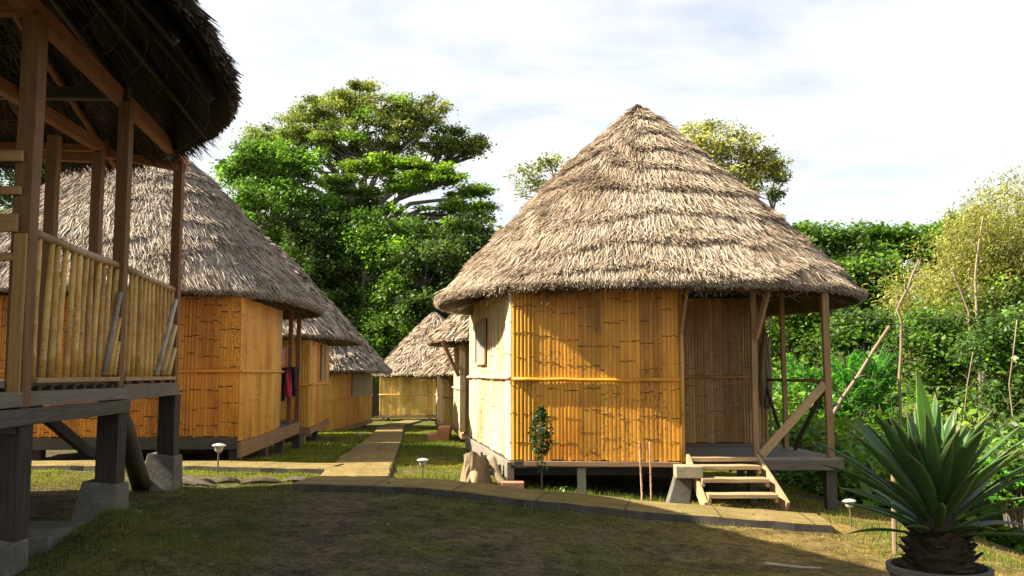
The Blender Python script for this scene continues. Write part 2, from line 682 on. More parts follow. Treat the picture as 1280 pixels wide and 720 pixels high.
    if cap:
        mb = MB()
        r, h, colr = cap
        n = 22
        prof = [(r * 1.05, -h), (r * 0.55, -h * 0.46), (0.05, 0.05)]
        vs = []
        fs = []
        for kk, (rr, zz) in enumerate(prof):
            for i in range(n):
                t = 2 * math.pi * i / n
                w = 1 + 0.10 * random.uniform(-1, 1)
                vs.append((rf.cx + rr * w * math.cos(t), rf.cy + rr * w * math.sin(t), rf.za + 0.07 + zz + random.uniform(-.02, .02)))
        for kk in range(2):
            for i in range(n):
                fs.append((kk * n + i, kk * n + (i + 1) % n, (kk + 1) * n + (i + 1) % n, (kk + 1) * n + i))
        fs.append(tuple(2 * n + i for i in range(n)))
        mb.add(vs, fs, colr)
        mb.build('ridge_cap', [CLOTH], o)
    return o


# ------------------------------------------------------------------ bamboo walls
def bamboo_wall(parent, A, B, z0, z1, mat=None, col=(0.58, 0.30, 0.06), var=0.22, sliver=0.065, plank=0.27,
                node=0.30, seed=1, rail=None, rail_col=None, nodes=True, rlabel=None, nodecol=(0.05, 0.03, 0.015), nodew=1.0, deep=1.0):
    rng = random.Random(seed)
    mat = mat or BAMBOO
    A = Vector((A[0], A[1], 0))
    B = Vector((B[0], B[1], 0))
    L = (B - A).length
    u = (B - A) / L
    n = Vector((u.y, -u.x, 0))
    mb = MB()
    # backing
    t = 0.05
    vs = [A, B, B - n * t, A - n * t]
    vv = [Vector((v.x, v.y, z0 + 0.01)) for v in vs] + [Vector((v.x, v.y, z1)) for v in vs]
    mb.add(vv, [(3, 2, 1, 0), (4, 5, 6, 7), (0, 1, 5, 4), (1, 2, 6, 5), (2, 3, 7, 6), (3, 0, 4, 7)], tuple(c * 0.35 for c in col))
    x = 0.0
    while x < L - 0.01:
        pw = min(plank * rng.uniform(0.75, 1.3), L - x)
        if L - x - pw < 0.08:
            pw = L - x
        k = max(1, round(pw / sliver))
        ph = rng.uniform(0, node)
        nd = node * rng.uniform(0.85, 1.2)
        zs = []
        zz = z0 + ph
        while zz < z1:
            zs.append(zz)
            zz += nd * rng.uniform(0.92, 1.08)
        pc = 1 + rng.uniform(-var, var)
        hue = rng.uniform(-0.10, 0.10)
        rnd = 0.016 if rng.random() < 0.25 else rng.uniform(0.002, 0.006)
        sw = pw / k
        for i in range(k):
            xa = x + i * sw + 0.002
            xb = x + (i + 1) * sw - 0.002
            d = rnd * deep * rng.uniform(0.7, 1.3)
            lift = rng.uniform(0.002, 0.008)
            sc = pc * (1 + rng.uniform(-var * 0.6, var * 0.6))
            cc = (min(1, col[0] * sc), min(1, col[1] * sc * (1 + hue)), max(0, col[2] * sc * (1 + 2 * hue)))
            prof = [(0, -0.004), (0.14, 0.62), (0.5, 1.0), (0.86, 0.62), (1.0, -0.004)]
            vs = []
            za, zb = z0 + rng.uniform(-0.012, 0.012), z1
            for z in (za, zb):
                for (fx, fd) in prof:
                    p = A + u * (xa + (xb - xa) * fx) + n * (lift + d * fd)
                    vs.append((p.x, p.y, z))
            fs = [(j, j + 1, 5 + j + 1, 5 + j) for j in range(4)]
            off = rng.random() * 9
            mb.add(vs, fs, cc, [((A.x + u.x * 0) + (v[0] - A.x) * u.x + (v[1] - A.y) * u.y, off * 0.02, v[2]) for v in vs])
            if nodes:
                for z in zs:
                    if rng.random() < 0.22:
                        continue
                    zc = z + rng.uniform(-0.012, 0.012)
                    hh = rng.uniform(0.002, 0.008) * nodew
                    e = lift + d + 0.004
                    q = []
                    for (fx, dz, ee) in ((0, -hh, 0.6), (1, -hh, 0.6), (1, 0, 1), (0, 0, 1), (0, hh, 0.6), (1, hh, 0.6)):
                        p = A + u * (xa + (xb - xa) * fx) + n * (lift + (d + 0.006) * ee)
                        q.append((p.x, p.y, zc + dz))
                    mixv = rng.uniform(0.1, 1.0) / nodew ** 1.5
                    nc = tuple(nodecol[j] * (1 - mixv) + cc[j] * 0.7 * mixv for j in range(3))
                    mb.add(q, [(0, 1, 2, 3), (3, 2, 5, 4)], nc, None, 1)
        x += pw
    o = mb.build('bamboo_wall', [mat, NODE], parent)
    if rail is not None:
        r = MB()
        pts = []
        m = 10
        for i in range(m + 1):
            p = A + u * (L * i / m) + n * 0.045
            pts.append((p.x, p.y, rail + rng.uniform(-0.008, 0.008)))
        r.tube(pts, 0.028, 8, rail_col or tuple(min(1, c * 1.05) for c in col))
        r.build('rail', [mat], o, smooth=True)
    return o


def part_beam(parent, name, p, q, w, h, mat, col=(1, 1, 1), bevel=0.006, seg=4, wob=0.004, label=None):
    mb = MB()
    mb.beam(p, q, w, h, col, seg=seg, wob=wob)
    o = mb.build(name, [mat], parent, bevel)
    if label:
        o['label'] = label
    return o


def part_tube(parent, name, pts, rad, mat, col=(1, 1, 1), n=10):
    mb = MB()
    mb.tube(pts, rad, n, col)
    return mb.build(name, [mat], parent, smooth=True)


def stilt(parent, x, y, ztop, w=0.13, mat=None, foot=None):
    g = gz(x, y)
    if foot:
        mb = MB()
        mb.beam((x, y, g - 0.1), (x, y, g + foot), w * 1.9, w * 1.9, taper=0.75)
        mb.build('footing', [CONC], parent, 0.012)
    return part_beam(parent, 'stilt', (x, y, g - 0.1 if not foot else g + foot), (x, y, ztop), w, w, mat or WOOD_DARK)


def window(parent, A, B, s0, s1, z0, z1):
    """screened window set proud on the wall from A to B between distances s0..s1"""
    A = Vector((A[0], A[1], 0))
    B = Vector((B[0], B[1], 0))
    u = (B - A).normalized()
    n = Vector((u.y, -u.x, 0))
    a = A + u * s0 + n * 0.04
    b = A + u * s1 + n * 0.04
    mb = MB()
    mb.beam((a.x, a.y, (z0 + z1) / 2), (b.x, b.y, (z0 + z1) / 2), 0.012, z1 - z0)
    w = mb.build('window', [SCREEN], parent)
    fr = MB()
    a2 = a + n * 0.012
    b2 = b + n * 0.012
    for z in (z0, z1):
        fr.beam((a2.x, a2.y, z), (b2.x, b2.y, z), 0.035, 0.05)
    for p in (a2, b2):
        fr.beam((p.x, p.y, z0 + 0.026), (p.x, p.y, z1 - 0.026), 0.035, 0.04)
    fr.build('window_frame', [WOOD_PALE], w, 0.004)
    return w


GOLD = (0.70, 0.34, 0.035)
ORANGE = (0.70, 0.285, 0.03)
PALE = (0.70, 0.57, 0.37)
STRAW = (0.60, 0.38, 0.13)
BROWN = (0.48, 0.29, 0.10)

random.seed(7)

# ================================================================== MAIN HUT (right)
fl = 0.36
hut = thing('thatched_hut', (2.4, 17.0, gz(2.4, 17)), 'large round thatched bamboo hut with open porch and golden front wall, beside the wooden steps', 'hut', 'thatched bamboo huts in the village')
rfM = Roof(2.42, 17.25, 3.77, 4.15, 2.86, 6.62, 1.09, 2.1, 0.26)
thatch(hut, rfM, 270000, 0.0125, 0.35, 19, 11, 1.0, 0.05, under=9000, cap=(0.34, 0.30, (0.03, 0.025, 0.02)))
MA, MBp, ME, MF = (0.0, 14.12), (2.53, 13.93), (-0.9, 19.7), (4.69, 17.0)
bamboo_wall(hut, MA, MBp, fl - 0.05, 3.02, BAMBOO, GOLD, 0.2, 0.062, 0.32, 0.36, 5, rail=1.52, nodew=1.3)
wl = bamboo_wall(hut, ME, MA, fl - 0.05, 3.02, BAMBOO_PALE, PALE, 0.16, 0.075, 0.34, 0.5, 6, rail=1.55, nodecol=(0.30, 0.20, 0.10), deep=1.8)
wl['label'] = 'sun bleached pale bamboo side wall'
window(hut, ME, MA, 1.5, 2.9, 1.80, 2.6)
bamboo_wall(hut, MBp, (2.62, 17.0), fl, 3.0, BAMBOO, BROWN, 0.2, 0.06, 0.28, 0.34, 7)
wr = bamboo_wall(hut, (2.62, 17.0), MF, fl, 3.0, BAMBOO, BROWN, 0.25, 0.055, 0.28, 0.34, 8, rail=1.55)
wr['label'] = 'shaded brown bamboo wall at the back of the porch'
bamboo_wall(hut, MF, (5.0, 20.2), fl, 3.0, BAMBOO, GOLD, 0.2, 0.07, 0.3, 0.34, 9)
bamboo_wall(hut, (5.0, 20.2), ME, fl, 3.0, BAMBOO, GOLD, 0.2, 0.08, 0.3, 0.34, 10)
mb = MB()
mb.prism([(0.03, 14.03), (2.53, 14.03), (2.60, 17.03), (4.66, 17.03), (4.97, 20.15), (-0.86, 19.65)], fl - 0.16, fl - 0.06)
mb.build('floor_slab', [WOOD_DARK], hut)
# corner posts of the bamboo wall
for (x, y) in ((2.55, 13.89),):
    part_tube(hut, 'corner_pole', [(x, y, fl - 0.06), (x + 0.005, y, 1.6), (x, y, 3.0)], 0.032, POLE, (0.55, 0.32, 0.09))
# deck
mb = MB()
nb = 13
for i in range(nb):
    y0 = 13.95 + i * 3.02 / nb
    xr = 4.95 - (y0 - 14) * 0.08
    z = fl - 0.02 + random.uniform(-0.003, 0.003)
    mb.beam((2.62, y0 + 0.115, z), (xr + random.uniform(-.02, .02), y0 + 0.115, z), 0.224, 0.035, col=(random.uniform(.8, 1.1),) * 3)
dk = mb.build('porch_deck', [WOOD_GREY], hut, 0.004)
part_beam(hut, 'deck_beam', (2.56, 13.97, fl - 0.115), (4.97, 13.97, fl - 0.115), 0.06, 0.15, WOOD_GREY, (0.6, 0.58, 0.55))
part_beam(hut, 'deck_beam', (4.90, 14.03, fl - 0.115), (4.70, 17.1, fl - 0.115), 0.06, 0.15, WOOD_GREY, (0.6, 0.58, 0.55))
part_beam(hut, 'wall_plate', (-0.06, 14.07, fl - 0.10), (2.50, 13.90, fl - 0.10), 0.05, 0.075, WOOD)
# skirting beam below the pale wall
part_beam(hut, 'skirting_beam', (-0.96, 19.7, fl - 0.19), (-0.045, 13.99, fl - 0.19), 0.06, 0.24, WOOD_GREY)
# porch posts and braces
part_beam(hut, 'porch_post', (3.68, 14.03, fl - 0.0), (3.68, 14.03, 2.98), 0.085, 0.085, WOOD)
part_beam(hut, 'porch_post', (4.80, 14.03, fl - 0.19), (4.78, 14.03, 2.98), 0.10, 0.10, WOOD)
part_beam(hut, 'porch_post', (4.60, 15.6, fl), (4.58, 15.6, 2.98), 0.075, 0.075, WOOD)
part_beam(hut, 'knee_brace', (3.70, 13.97, 2.15), (3.84, 13.72, 2.86), 0.06, 0.08, WOOD)
part_beam(hut, 'knee_brace', (2.54, 13.92, 2.10), (2.62, 13.7, 2.86), 0.05, 0.06, WOOD)
part_beam(hut, 'knee_brace', (1.30, 13.93, 2.25), (1.30, 13.7, 2.86), 0.04, 0.06, WOOD)
part_beam(hut, 'front_beam', (0.1, 14.0, 2.93), (4.85, 13.98, 2.93), 0.08, 0.12, WOOD)
part_beam(hut, 'side_beam', (4.79, 14.1, 2.985), (4.66, 17.0, 2.985), 0.08, 0.12, WOOD)
part_beam(hut, 'porch_rail', (4.78, 14.1, 1.50), (4.64, 17.0, 1.50), 0.05, 0.05, WOOD)
part_beam(hut, 'diagonal_brace', (4.74, 14.0, 1.46), (3.74, 13.98, fl + 0.03), 0.03, 0.13, WOOD_PALE, label='pale sunlit board braced across the porch front')
part_beam(hut, 'diagonal_brace', (4.76, 14.12, 1.38), (4.66, 15.35, fl + 0.02), 0.035, 0.09, WOOD_DARK)
part_beam(hut, 'diagonal_brace', (4.64, 16.9, 1.42), (4.62, 15.75, fl + 0.02), 0.035, 0.09, WOOD_DARK)
# rafters under the eave
for k in range(20):
    a = 2 * math.pi * k / 20 + 0.1
    p = rfM.S(np.array(a), np.array(0.92))
    q = rfM.S(np.array(a), np.array(0.45))
    part_tube(hut, 'rafter', [(p[0], p[1], p[2] - 0.20), (q[0], q[1], q[2] - 0.33)], 0.035, WOOD_DARK, n=7)
for (x, y, w, mt) in ((-0.03, 14.08, 0.12, WOOD_GREY), (1.05, 14.12, 0.13, CONC_WARM), (2.5, 14.2, 0.12, WOOD_DARK), (4.82, 14.15, 0.16, WOOD_DARK), (3.7, 14.4, 0.12, WOOD_DARK), (4.7, 16.9, 0.14, WOOD_DARK),
                      (-0.5, 16.9, 0.14, WOOD_DARK), (-0.85, 19.5, 0.14, WOOD_DARK), (2.4, 17, 0.14, WOOD_DARK), (1.0, 17, 0.14, WOOD_DARK), (4.9, 20, 0.14, WOOD_DARK), (2, 19.9, 0.14, WOOD_DARK)):
    stilt(hut, x, y, fl - 0.16, w, mt)
for yy in (14.6, 15.8, 17.3, 18.6):
    part_beam(hut, 'floor_joist', (-0.55, yy, fl - 0.245), (2.6, yy, fl - 0.245), 0.10, 0.16, WOOD_DARK)
# brick pad at the front corner
bp = MB()
bp.beam((-0.16, 13.86, gz(0, 13.86) + 0.06), (0.18, 13.86, gz(0, 13.86) + 0.06), 0.20, 0.17)
tag(bp.build('brick_block', [BRICK], None, 0.012), 'single reddish block under the front left corner of the biggest hut', 'block')

# hammock bundled at the porch wall
mb = MB()
rng = random.Random(4)
for k in range(14):
    x0 = 4.62 + rng.uniform(-0.07, 0.09)
    y0 = 16.86 + rng.uniform(-0.06, 0.05)
    mb.tube([(4.66, 16.93, 2.45), (x0, y0, 1.9), (x0 + rng.uniform(-.05, .05), y0, 1.4 + rng.uniform(-.1, .1)), (x0 + rng.uniform(-.06, .03), y0, rng.uniform(0.95, 1.25))], [0.012, 0.025, 0.035, 0.02], 6, (0.30, 0.24, 0.15))
tag(mb.build('hammock', [CLOTH], None, smooth=True), 'folded woven hammock hanging at the end of the shaded porch wall', 'hammock')

# ================================================================== steps in front of the porch
g0 = -0.20
st = thing('wooden_steps', (3.15, 13.4, g0), 'short pale wooden staircase of open treads leading up to the porch deck', 'steps')
for x in (2.63, 3.66):
    lean = 0.03 if x < 3 else 0.12
    part_beam(st, 'stringer', (x + lean, 12.86, g0 - 0.03), (x - 0.02, 13.88, fl - 0.02), 0.05, 0.19, WOOD_PALE)
for (y, z, x0, x1) in ((12.98, -0.07, 2.70, 3.66), (13.30, 0.105, 2.68, 3.63), (13.60, 0.255, 2.67, 3.60)):
    part_beam(st, 'tread', (x0, y, z), (x1, y, z), 0.27, 0.055, WOOD_PALE)
    for x in (x0 + 0.02, x1 - 0.02):
        part_beam(st, 'cleat', (x, y - 0.12, z - 0.06), (x, y + 0.12, z - 0.06), 0.045, 0.055, WOOD_PALE)
part_beam(st, 'top_tread', (2.60, 13.83, fl - 0.01), (3.64, 13.83, fl - 0.01), 0.17, 0.06, WOOD_PALE)
st['group'] = ''
del st['group']

# concrete block leaning beside the steps
mb = MB()
gb = gz(2.4, 13.45)
mb.beam((2.36, 13.45, gb - 0.05), (2.48, 13.50, gb + 0.42), 0.32, 0.24, taper=0.8)
blk = mb.build('stone_seat', [CONC], None, 0.015)
mb = MB()
mb.beam((2.34, 13.42, gb + 0.50), (2.72, 13.40, gb + 0.50), 0.34, 0.17)
mb.build('seat_top', [CONC_WARM], blk, 0.012)
tag(blk, 'stone block seat with a square cap, standing left of the wooden steps', 'stone seat')

# ================================================================== HUT 2 (left middle)
f2 = 0.50
C2, D2, L2 = (-5.1, 17.3), (-5.32, 21.3), (-10.2, 17.0)
h2 = thing('thatched_hut', (-8.0, 20.0, gz(-8, 20)), 'thatched hut with dark mottled orange front wall, seen behind the near porch railing', 'hut', 'thatched bamboo huts in the village')
rf2 = Roof(-8.2, 20.35, 3.62, 4.2, 3.06, 6.85, 1.34, 3.3, 0.28)
thatch(h2, rf2, 190000, 0.015, 0.38, 16, 21, 1.0, 0.35, under=6000, cap=(0.3, 0.28, (0.03, 0.025, 0.02)))
bamboo_wall(h2, L2, C2, f2 - 0.05, 3.06, BAMBOO, ORANGE, 0.18, 0.065, 0.34, 0.28, 25, rail=1.66, nodew=1.8)
bamboo_wall(h2, C2, D2, f2 - 0.14, 3.06, BAMBOO, (0.74, 0.38, 0.055), 0.14, 0.075, 0.32, 0.6, 26, rail=1.66)
bamboo_wall(h2, D2, (-6.6, 21.3), f2, 3.3, BAMBOO, BROWN, 0.14, 0.075, 0.32, 0.4, 27)
bamboo_wall(h2, (-6.6, 21.3), (-6.8, 23.6), f2, 3.3, BAMBOO, STRAW, 0.14, 0.075, 0.32, 0.4, 28)
bamboo_wall(h2, (-6.8, 23.6), (-10.6, 23.6), f2, 3.3, BAMBOO, STRAW, 0.14, 0.09, 0.32, 0.4, 29)
bamboo_wall(h2, (-10.6, 23.6), L2, f2, 3.3, BAMBOO, STRAW, 0.14, 0.09, 0.32, 0.4, 30)
mb = MB()
mb.prism([(-10.2, 17.06), (-5.15, 17.36), (-5.4, 23.5), (-10.55, 23.5)], f2 - 0.16, f2 - 0.06)
mb.build('floor_slab', [WOOD_DARK], h2)
part_beam(h2, 'skirting_beam', (-10.2, 16.98, f2 - 0.17), (-5.10, 17.27, f2 - 0.17), 0.07, 0.22, WOOD_DARK)
part_beam(h2, 'skirting_beam', (-5.06, 17.25, f2 - 0.30), (-5.35, 23.4, f2 - 0.22), 0.07, 0.28, WOOD)
part_beam(h2, 'porch_post', (-5.36, 22.3, f2 - 0.1), (-5.36, 22.3, 3.1), 0.10, 0.10, WOOD_RED)
part_beam(h2, 'porch_post', (-5.42, 23.4, f2 - 0.1), (-5.42, 23.4, 3.1), 0.10, 0.10, WOOD_RED)
for (x, y) in ((-5.18, 17.45), (-5.25, 19.6), (-5.35, 21.4), (-5.4, 23.3), (-7.2, 17.3), (-8.8, 17.3), (-10.0, 17.2), (-8, 20.5), (-10.4, 23.3), (-8, 23.3)):
    stilt(h2, x, y, f2 - 0.16, 0.2, WOOD_DARK)
for k in range(16):
    a = 2 * math.pi * k / 16 + 0.1
    p = rf2.S(np.array(a), np.array(0.92))
    q = rf2.S(np.array(a), np.array(0.6))
    part_tube(h2, 'rafter', [(p[0], p[1], p[2] - 0.20), (q[0], q[1], q[2] - 0.36)], 0.04, WOOD_DARK, n=7)
# clothes hung on its porch
ln = thing('hanging_clothes', (-5.42, 21.95, 1.2), 'striped towels and a dark bag hanging at the orange hut corner', 'clothes')
for (dx, dy, z0, z1, w, col) in ((0.0, 0.0, 0.98, 1.75, 0.16, (0.03, 0.03, 0.035)), (0.10, 0.12, 1.05, 1.72, 0.12, (0.55, 0.06, 0.10)), (0.20, 0.25, 1.08, 1.78, 0.20, (0.06, 0.06, 0.07)), (0.15, 0.35, 1.15, 1.74, 0.10, (0.62, 0.60, 0.55)), (0.0, -0.1, 1.8, 2.25, 0.08, (0.6, 0.22, 0.28))):
    mb = MB()
    x, y = -5.45 + dx, 21.8 + dy
    vs = []
    nn = 7
    for zz in np.linspace(z1, z0, 6):
        for i in range(nn):
            s = i / (nn - 1) - 0.5
            vs.append((x + s * w * (1.5 + 0.5 * math.sin(zz * 4 + dx * 30)), y + 0.045 * math.sin(i * 1.7 + zz * 5 + dx * 40), zz - 0.05 * s * math.sin(dx * 50) * (1 if zz < z1 - 0.3 else 0.3)))
    for zz in np.linspace(z1, z0, 6):
        for i in range(nn):
            s = i / (nn - 1) - 0.5
            vs.append((x + s * w * (1.5 + 0.5 * math.sin(zz * 4 + dx * 30)), y + 0.05 + 0.045 * math.sin(i * 1.7 + zz * 5 + dx * 40), zz - 0.05 * s * math.sin(dx * 50) * (1 if zz < z1 - 0.3 else 0.3)))
    fs = []
    for b in (0, 42):
        for r_ in range(5):
            for i in range(nn - 1):
                q = (b + r_ * nn + i, b + r_ * nn + i + 1, b + (r_ + 1) * nn + i + 1, b + (r_ + 1) * nn + i)
                fs.append(q if b else q[::-1])
    for i in range(nn - 1):
        fs.append((i, i + 1, 42 + i + 1, 42 + i))
        fs.append((35 + i, 42 + 35 + i, 42 + 36 + i, 36 + i))
    for r_ in range(5):
        fs.append((r_ * nn, 42 + r_ * nn, 42 + (r_ + 1) * nn, (r_ + 1) * nn))
        fs.append((r_ * nn + 6, (r_ + 1) * nn + 6, 42 + (r_ + 1) * nn + 6, 42 + r_ * nn + 6))
    mb.add(vs, fs, col)
    mb.build('garment', [CLOTH], ln)
mb = MB()
mb.tube([(-5.33, 21.3, 2.3), (-5.36, 21.8, 2.2), (-5.36, 22.3, 2.3)], 0.008, 5, (0.3, 0.28, 0.25))
mb.build('line', [CLOTH], ln)


# ================================================================== generic far huts
def far_hut(label, corner_l, corner_r, back_l, back_r, f, top, roof, nb, bw, bl, courses, seed, col_front, col_left, col_right, mat_left=None, cap=None, grey=0.2, railz=1.15, windows=()):
    cx = (corner_l[0] + corner_r[0] + back_l[0] + back_r[0]) / 4
    cy = (corner_l[1] + corner_r[1] + back_l[1] + back_r[1]) / 4
    h = thing('thatched_hut', (cx, cy, gz(cx, cy)), label, 'hut', 'thatched bamboo huts in the village')
    thatch(h, roof, nb, bw, bl, courses, seed, 1.0, grey, under=nb // 12, cap=cap)
    sides = [(corner_l, corner_r, BAMBOO, col_front), (corner_r, back_r, BAMBOO, col_right), (back_r, back_l, BAMBOO, STRAW), (back_l, corner_l, mat_left or BAMBOO, col_left)]
    for i, (a, b, m, c) in enumerate(sides):
        bamboo_wall(h, a, b, f - 0.05, top, m, c, 0.18, 0.085, 0.34, 0.42, seed + i, rail=f + railz, nodes=(m is BAMBOO and i != 2))
    for (i, s0, s1, z0, z1) in windows:
        window(h, sides[i][0], sides[i][1], s0, s1, z0, z1)
    mb = MB()
    mb.prism([corner_l, corner_r, back_r, back_l], f - 0.17, f - 0.06)
    mb.build('floor_slab', [WOOD_DARK], h)
    for i in (0, 1, 3):
        a, b, _, _ = sides[i]
        u = (Vector(b) - Vector(a)).normalized()
        n = Vector((u.y, -u.x)) * 0.02
        part_beam(h, 'skirting_beam', (a[0] + n.x, a[1] + n.y, f - 0.15), (b[0] + n.x, b[1] + n.y, f - 0.15), 0.07, 0.16, WOOD)
        for t in (0.04, 0.5, 0.96):
            if i == 0 or t == 0.5:
                x = a[0] + (b[0] - a[0]) * t - n.x * 6
                y = a[1] + (b[1] - a[1]) * t - n.y * 6
                stilt(h, x, y, f - 0.17, 0.16, CONC_WARM if i == 0 else WOOD_DARK)
    for k in range(12):
        a = 2 * math.pi * k / 12 + 0.1
        p = roof.S(np.array(a), np.array(0.92))
        q = roof.S(np.array(a), np.array(0.6))
        part_tube(h, 'rafter', [(p[0], p[1], p[2] - 0.20), (q[0], q[1], q[2] - 0.36)], 0.04, WOOD_DARK, n=6)
    return h


h3 = far_hut('smaller yellow thatched hut right behind the orange hut, grey window in its side', (-10.6, 26.0), (-5.7, 26.0), (-11.2, 31.6), (-6.22, 31.4), 0.16, 2.56,
             Roof(-8.75, 29.25, 3.75, 4.3, 2.62, 6.3, 1.34, 2.9), 34000, 0.045, 0.42, 12, 41, (0.70, 0.40, 0.075), STRAW, (0.70, 0.37, 0.065), None, None, 0.35, 1.15, ((1, 2.6, 3.7, 1.45, 2.5),))
h4 = far_hut('thatched hut at the far left of the path with wide dark screened opening', (-11.6, 36.4), (-7.15, 36.2), (-11.4, 46.0), (-6.95, 46.0), -0.56, 1.62,
             Roof(-9.45, 41.2, 3.8, 6.0, 1.66, 5.4, 1.30, 2.6), 30000, 0.055, 0.45, 12, 51, (0.70, 0.40, 0.075), STRAW, (0.70, 0.36, 0.06), None, None, 0.35, 1.15, ((1, 4.4, 9.0, 0.62, 1.6),))
h5 = far_hut('farthest thatched hut facing the end of the path, straight yellow wall', (-8.2, 57.3), (-2.0, 57.3), (-8.2, 64), (-2.2, 64), -0.85, 1.45,
             Roof(-5.1, 60.6, 4.0, 4.3, 1.50, 5.6, 1.08, 2.7), 26000, 0.06, 0.5, 14, 61, (0.74, 0.50, 0.13), PALE, STRAW, BAMBOO_PALE, (0.45, 0.40, (0.03, 0.03, 0.03)), 0.05, 1.2)
h6 = far_hut('thatched hut with pale post and dark doorway, directly behind the largest hut', (-1.35, 26.0), (3.6, 26.2), (-1.95, 31.0), (3.6, 31.4), 0.02, 2.5,
             Roof(1.35, 28.9, 3.95, 4.2, 2.52, 6.2, 1.09, 2.3), 34000, 0.045, 0.42, 14, 71, BROWN, PALE, STRAW, BAMBOO_PALE, None, 0.05, 1.15)
h7 = far_hut('thatched hut half hidden between the farthest hut and the pale posted hut', (-3.0, 39.0), (2.2, 39.0), (-3.6, 44.0), (2.2, 44.4), -0.5, 1.5,
             Roof(-0.25, 42.2, 4.1, 4.3, 1.52, 5.2, 1.09, 2.3), 28000, 0.055, 0.45, 14, 81, BROWN, PALE, STRAW, BAMBOO_PALE, None, 0.05, 1.15)
# eave braces visible at the hut behind the largest one
part_beam(h6, 'knee_brace', (-1.5, 26.0, 1.55), (-1.95, 25.6, 2.55), 0.07, 0.09, WOOD_RED)
part_beam(h6, 'porch_post', (-1.38, 25.93, 0.0), (-1.38, 25.93, 2.6), 0.16, 0.12, WOOD_PALE)
part_beam(h7, 'porch_post', (-3.02, 38.92, -0.5), (-3.02, 38.92, 1.7), 0.22, 0.12, WOOD_PALE)

# brick steps beside the pale wall
bs = thing('brick_steps', (-1.9, 28.6, gz(-1.9, 28.6)), 'low red brick steps beside the pale wall at the path', 'steps')
g = gz(-2.1, 28.6)
for i, (x0, x1, z) in enumerate(((-2.55, -1.9, 0.2), (-2.25, -1.9, 0.42))):
    mb = MB()
    mb.prism([(x0, 28.0), (x1 + i * 0.01, 28.0), (x1 + i * 0.01, 29.2), (x0, 29.2)], g - 0.1 if i == 0 else g + 0.2, g + z)
    mb.build('step', [BRICK], bs, 0.01)

# ================================================================== NEAR HUT (left, on stilts)
fN = 1.55
P0, P1, P2 = (-4.06, 7.6), (-4.33, 10.1), (-4.78, 13.0)
P3, P4 = (-5.62, 12.3), (-5.78, 11.4)
nh = thing('raised_hut', (-7.3, 9.6, gz(-7.3, 9.6)), 'dark raised hut on stilts with bamboo railed porch, shading the foreground', 'hut')
rfN = Roof(-7.10, 6.2, 4.22, 7.2, 4.76, 9.4, 1.25, 2.7, 0.36)
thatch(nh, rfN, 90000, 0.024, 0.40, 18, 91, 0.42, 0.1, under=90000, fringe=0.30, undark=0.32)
# floor
mb = MB()
mb.prism([(-4.02, 6.3), (-4.09, 7.6), (-4.36, 10.1), (-4.80, 12.98), (-5.7, 12.7), (-11.0, 12.6), (-11.0, 6.3)], fN - 0.06, fN - 0.025)
mb.build('floor_deck', [WOOD_GREY], nh)
# posts
for nm, (x, y), w in (('porch_post', P0, 0.15), ('porch_post', P1, 0.13), ('porch_post', P2, 0.125)):
    part_beam(nh, nm, (x, y, fN - 0.22), (x, y, 4.66), w, w, WOOD, col=(0.62, 0.52, 0.45))
for (x, y) in (P3, P4, (-8.2, 12.0)):
    part_beam(nh, 'porch_post', (x, y, fN), (x, y, 4.6), 0.13, 0.13, WOOD, col=(0.7, 0.65, 0.62))
# lower stilts wrapped dark
for (x, y), w in ((P0, 0.22), (P1, 0.23), (P2, 0.23)):
    part_beam(nh, 'stilt', (x - 0.02, y, gz(x, y) + 0.25), (x - 0.02, y, fN - 0.224), w, w, WOOD_DARK, col=(0.5, 0.48, 0.46))
for (x, y) in ((-7.0, 12.4), (-10, 12.4), (-7.2, 10), (-7.2, 7.4), (-10, 8), (-10, 10)):
    part_beam(nh, 'stilt', (x, y, gz(x, y) + 0.25), (x, y, fN - 0.22), 0.24, 0.24, WOOD_DARK, col=(0.55, 0.53, 0.5))
    mb = MB()
    mb.beam((x, y, gz(x, y) - 0.1), (x, y, gz(x, y) + 0.3), 0.5, 0.5, taper=0.75)
    mb.build('footing', [CONC], nh, 0.02)
for (x, y), w, h in ((P0, 0.42, 0.28), (P1, 0.52, 0.46), (P2, 0.52, 0.48)):
    mb = MB()
    g = gz(x, y)
    mb.beam((x - 0.12, y, g - 0.1), (x - 0.06, y, g + h), w, w * 0.8, taper=0.74)
    mb.build('footing', [CONC], nh, 0.02)
# beams along the porch edge


def along(a, b, z, w, h, mat, col, name='edge_beam', off=0.0):
    return part_beam(nh, name, (a[0] + off, a[1], z), (b[0] + off, b[1], z), w, h, mat, col)


along((-3.96, 6.7), (-4.28, 10.2), 1.395, 0.07, 0.125, WOOD_GREY, (0.7, 0.7, 0.7), off=0.02)
along((-3.94, 6.7), (-4.27, 10.2), 1.255, 0.09, 0.135, WOOD_DARK, (1, 1, 1), off=0.03)
along(P1, P2, 1.40, 0.08, 0.17, WOOD_GREY, (0.6, 0.6, 0.6), off=0.06)
part_beam(nh, 'edge_beam', (-4.0, 7.5, 1.22), (-8.5, 7.3, 1.22), 0.1, 0.2, WOOD_DARK)
for k in range(9):
    t = (k + 0.5) / 9
    x = P0[0] + (P1[0] - P0[0]) * t
    y = P0[1] + (P1[1] - P0[1]) * t
    part_beam(nh, 'joist', (x + 0.02, y, 1.478), (x - 5, y - 0.1, 1.478), 0.06, 0.05, WOOD_DARK)
for k in range(5):
    t = (k + 0.5) / 5
    x = P1[0] + (P2[0] - P1[0]) * t
    y = P1[1] + (P2[1] - P1[1]) * t
    part_beam(nh, 'joist', (x + 0.05, y, 1.505), (x - 4, y - 0.1, 1.505), 0.07, 0.035, WOOD_DARK)
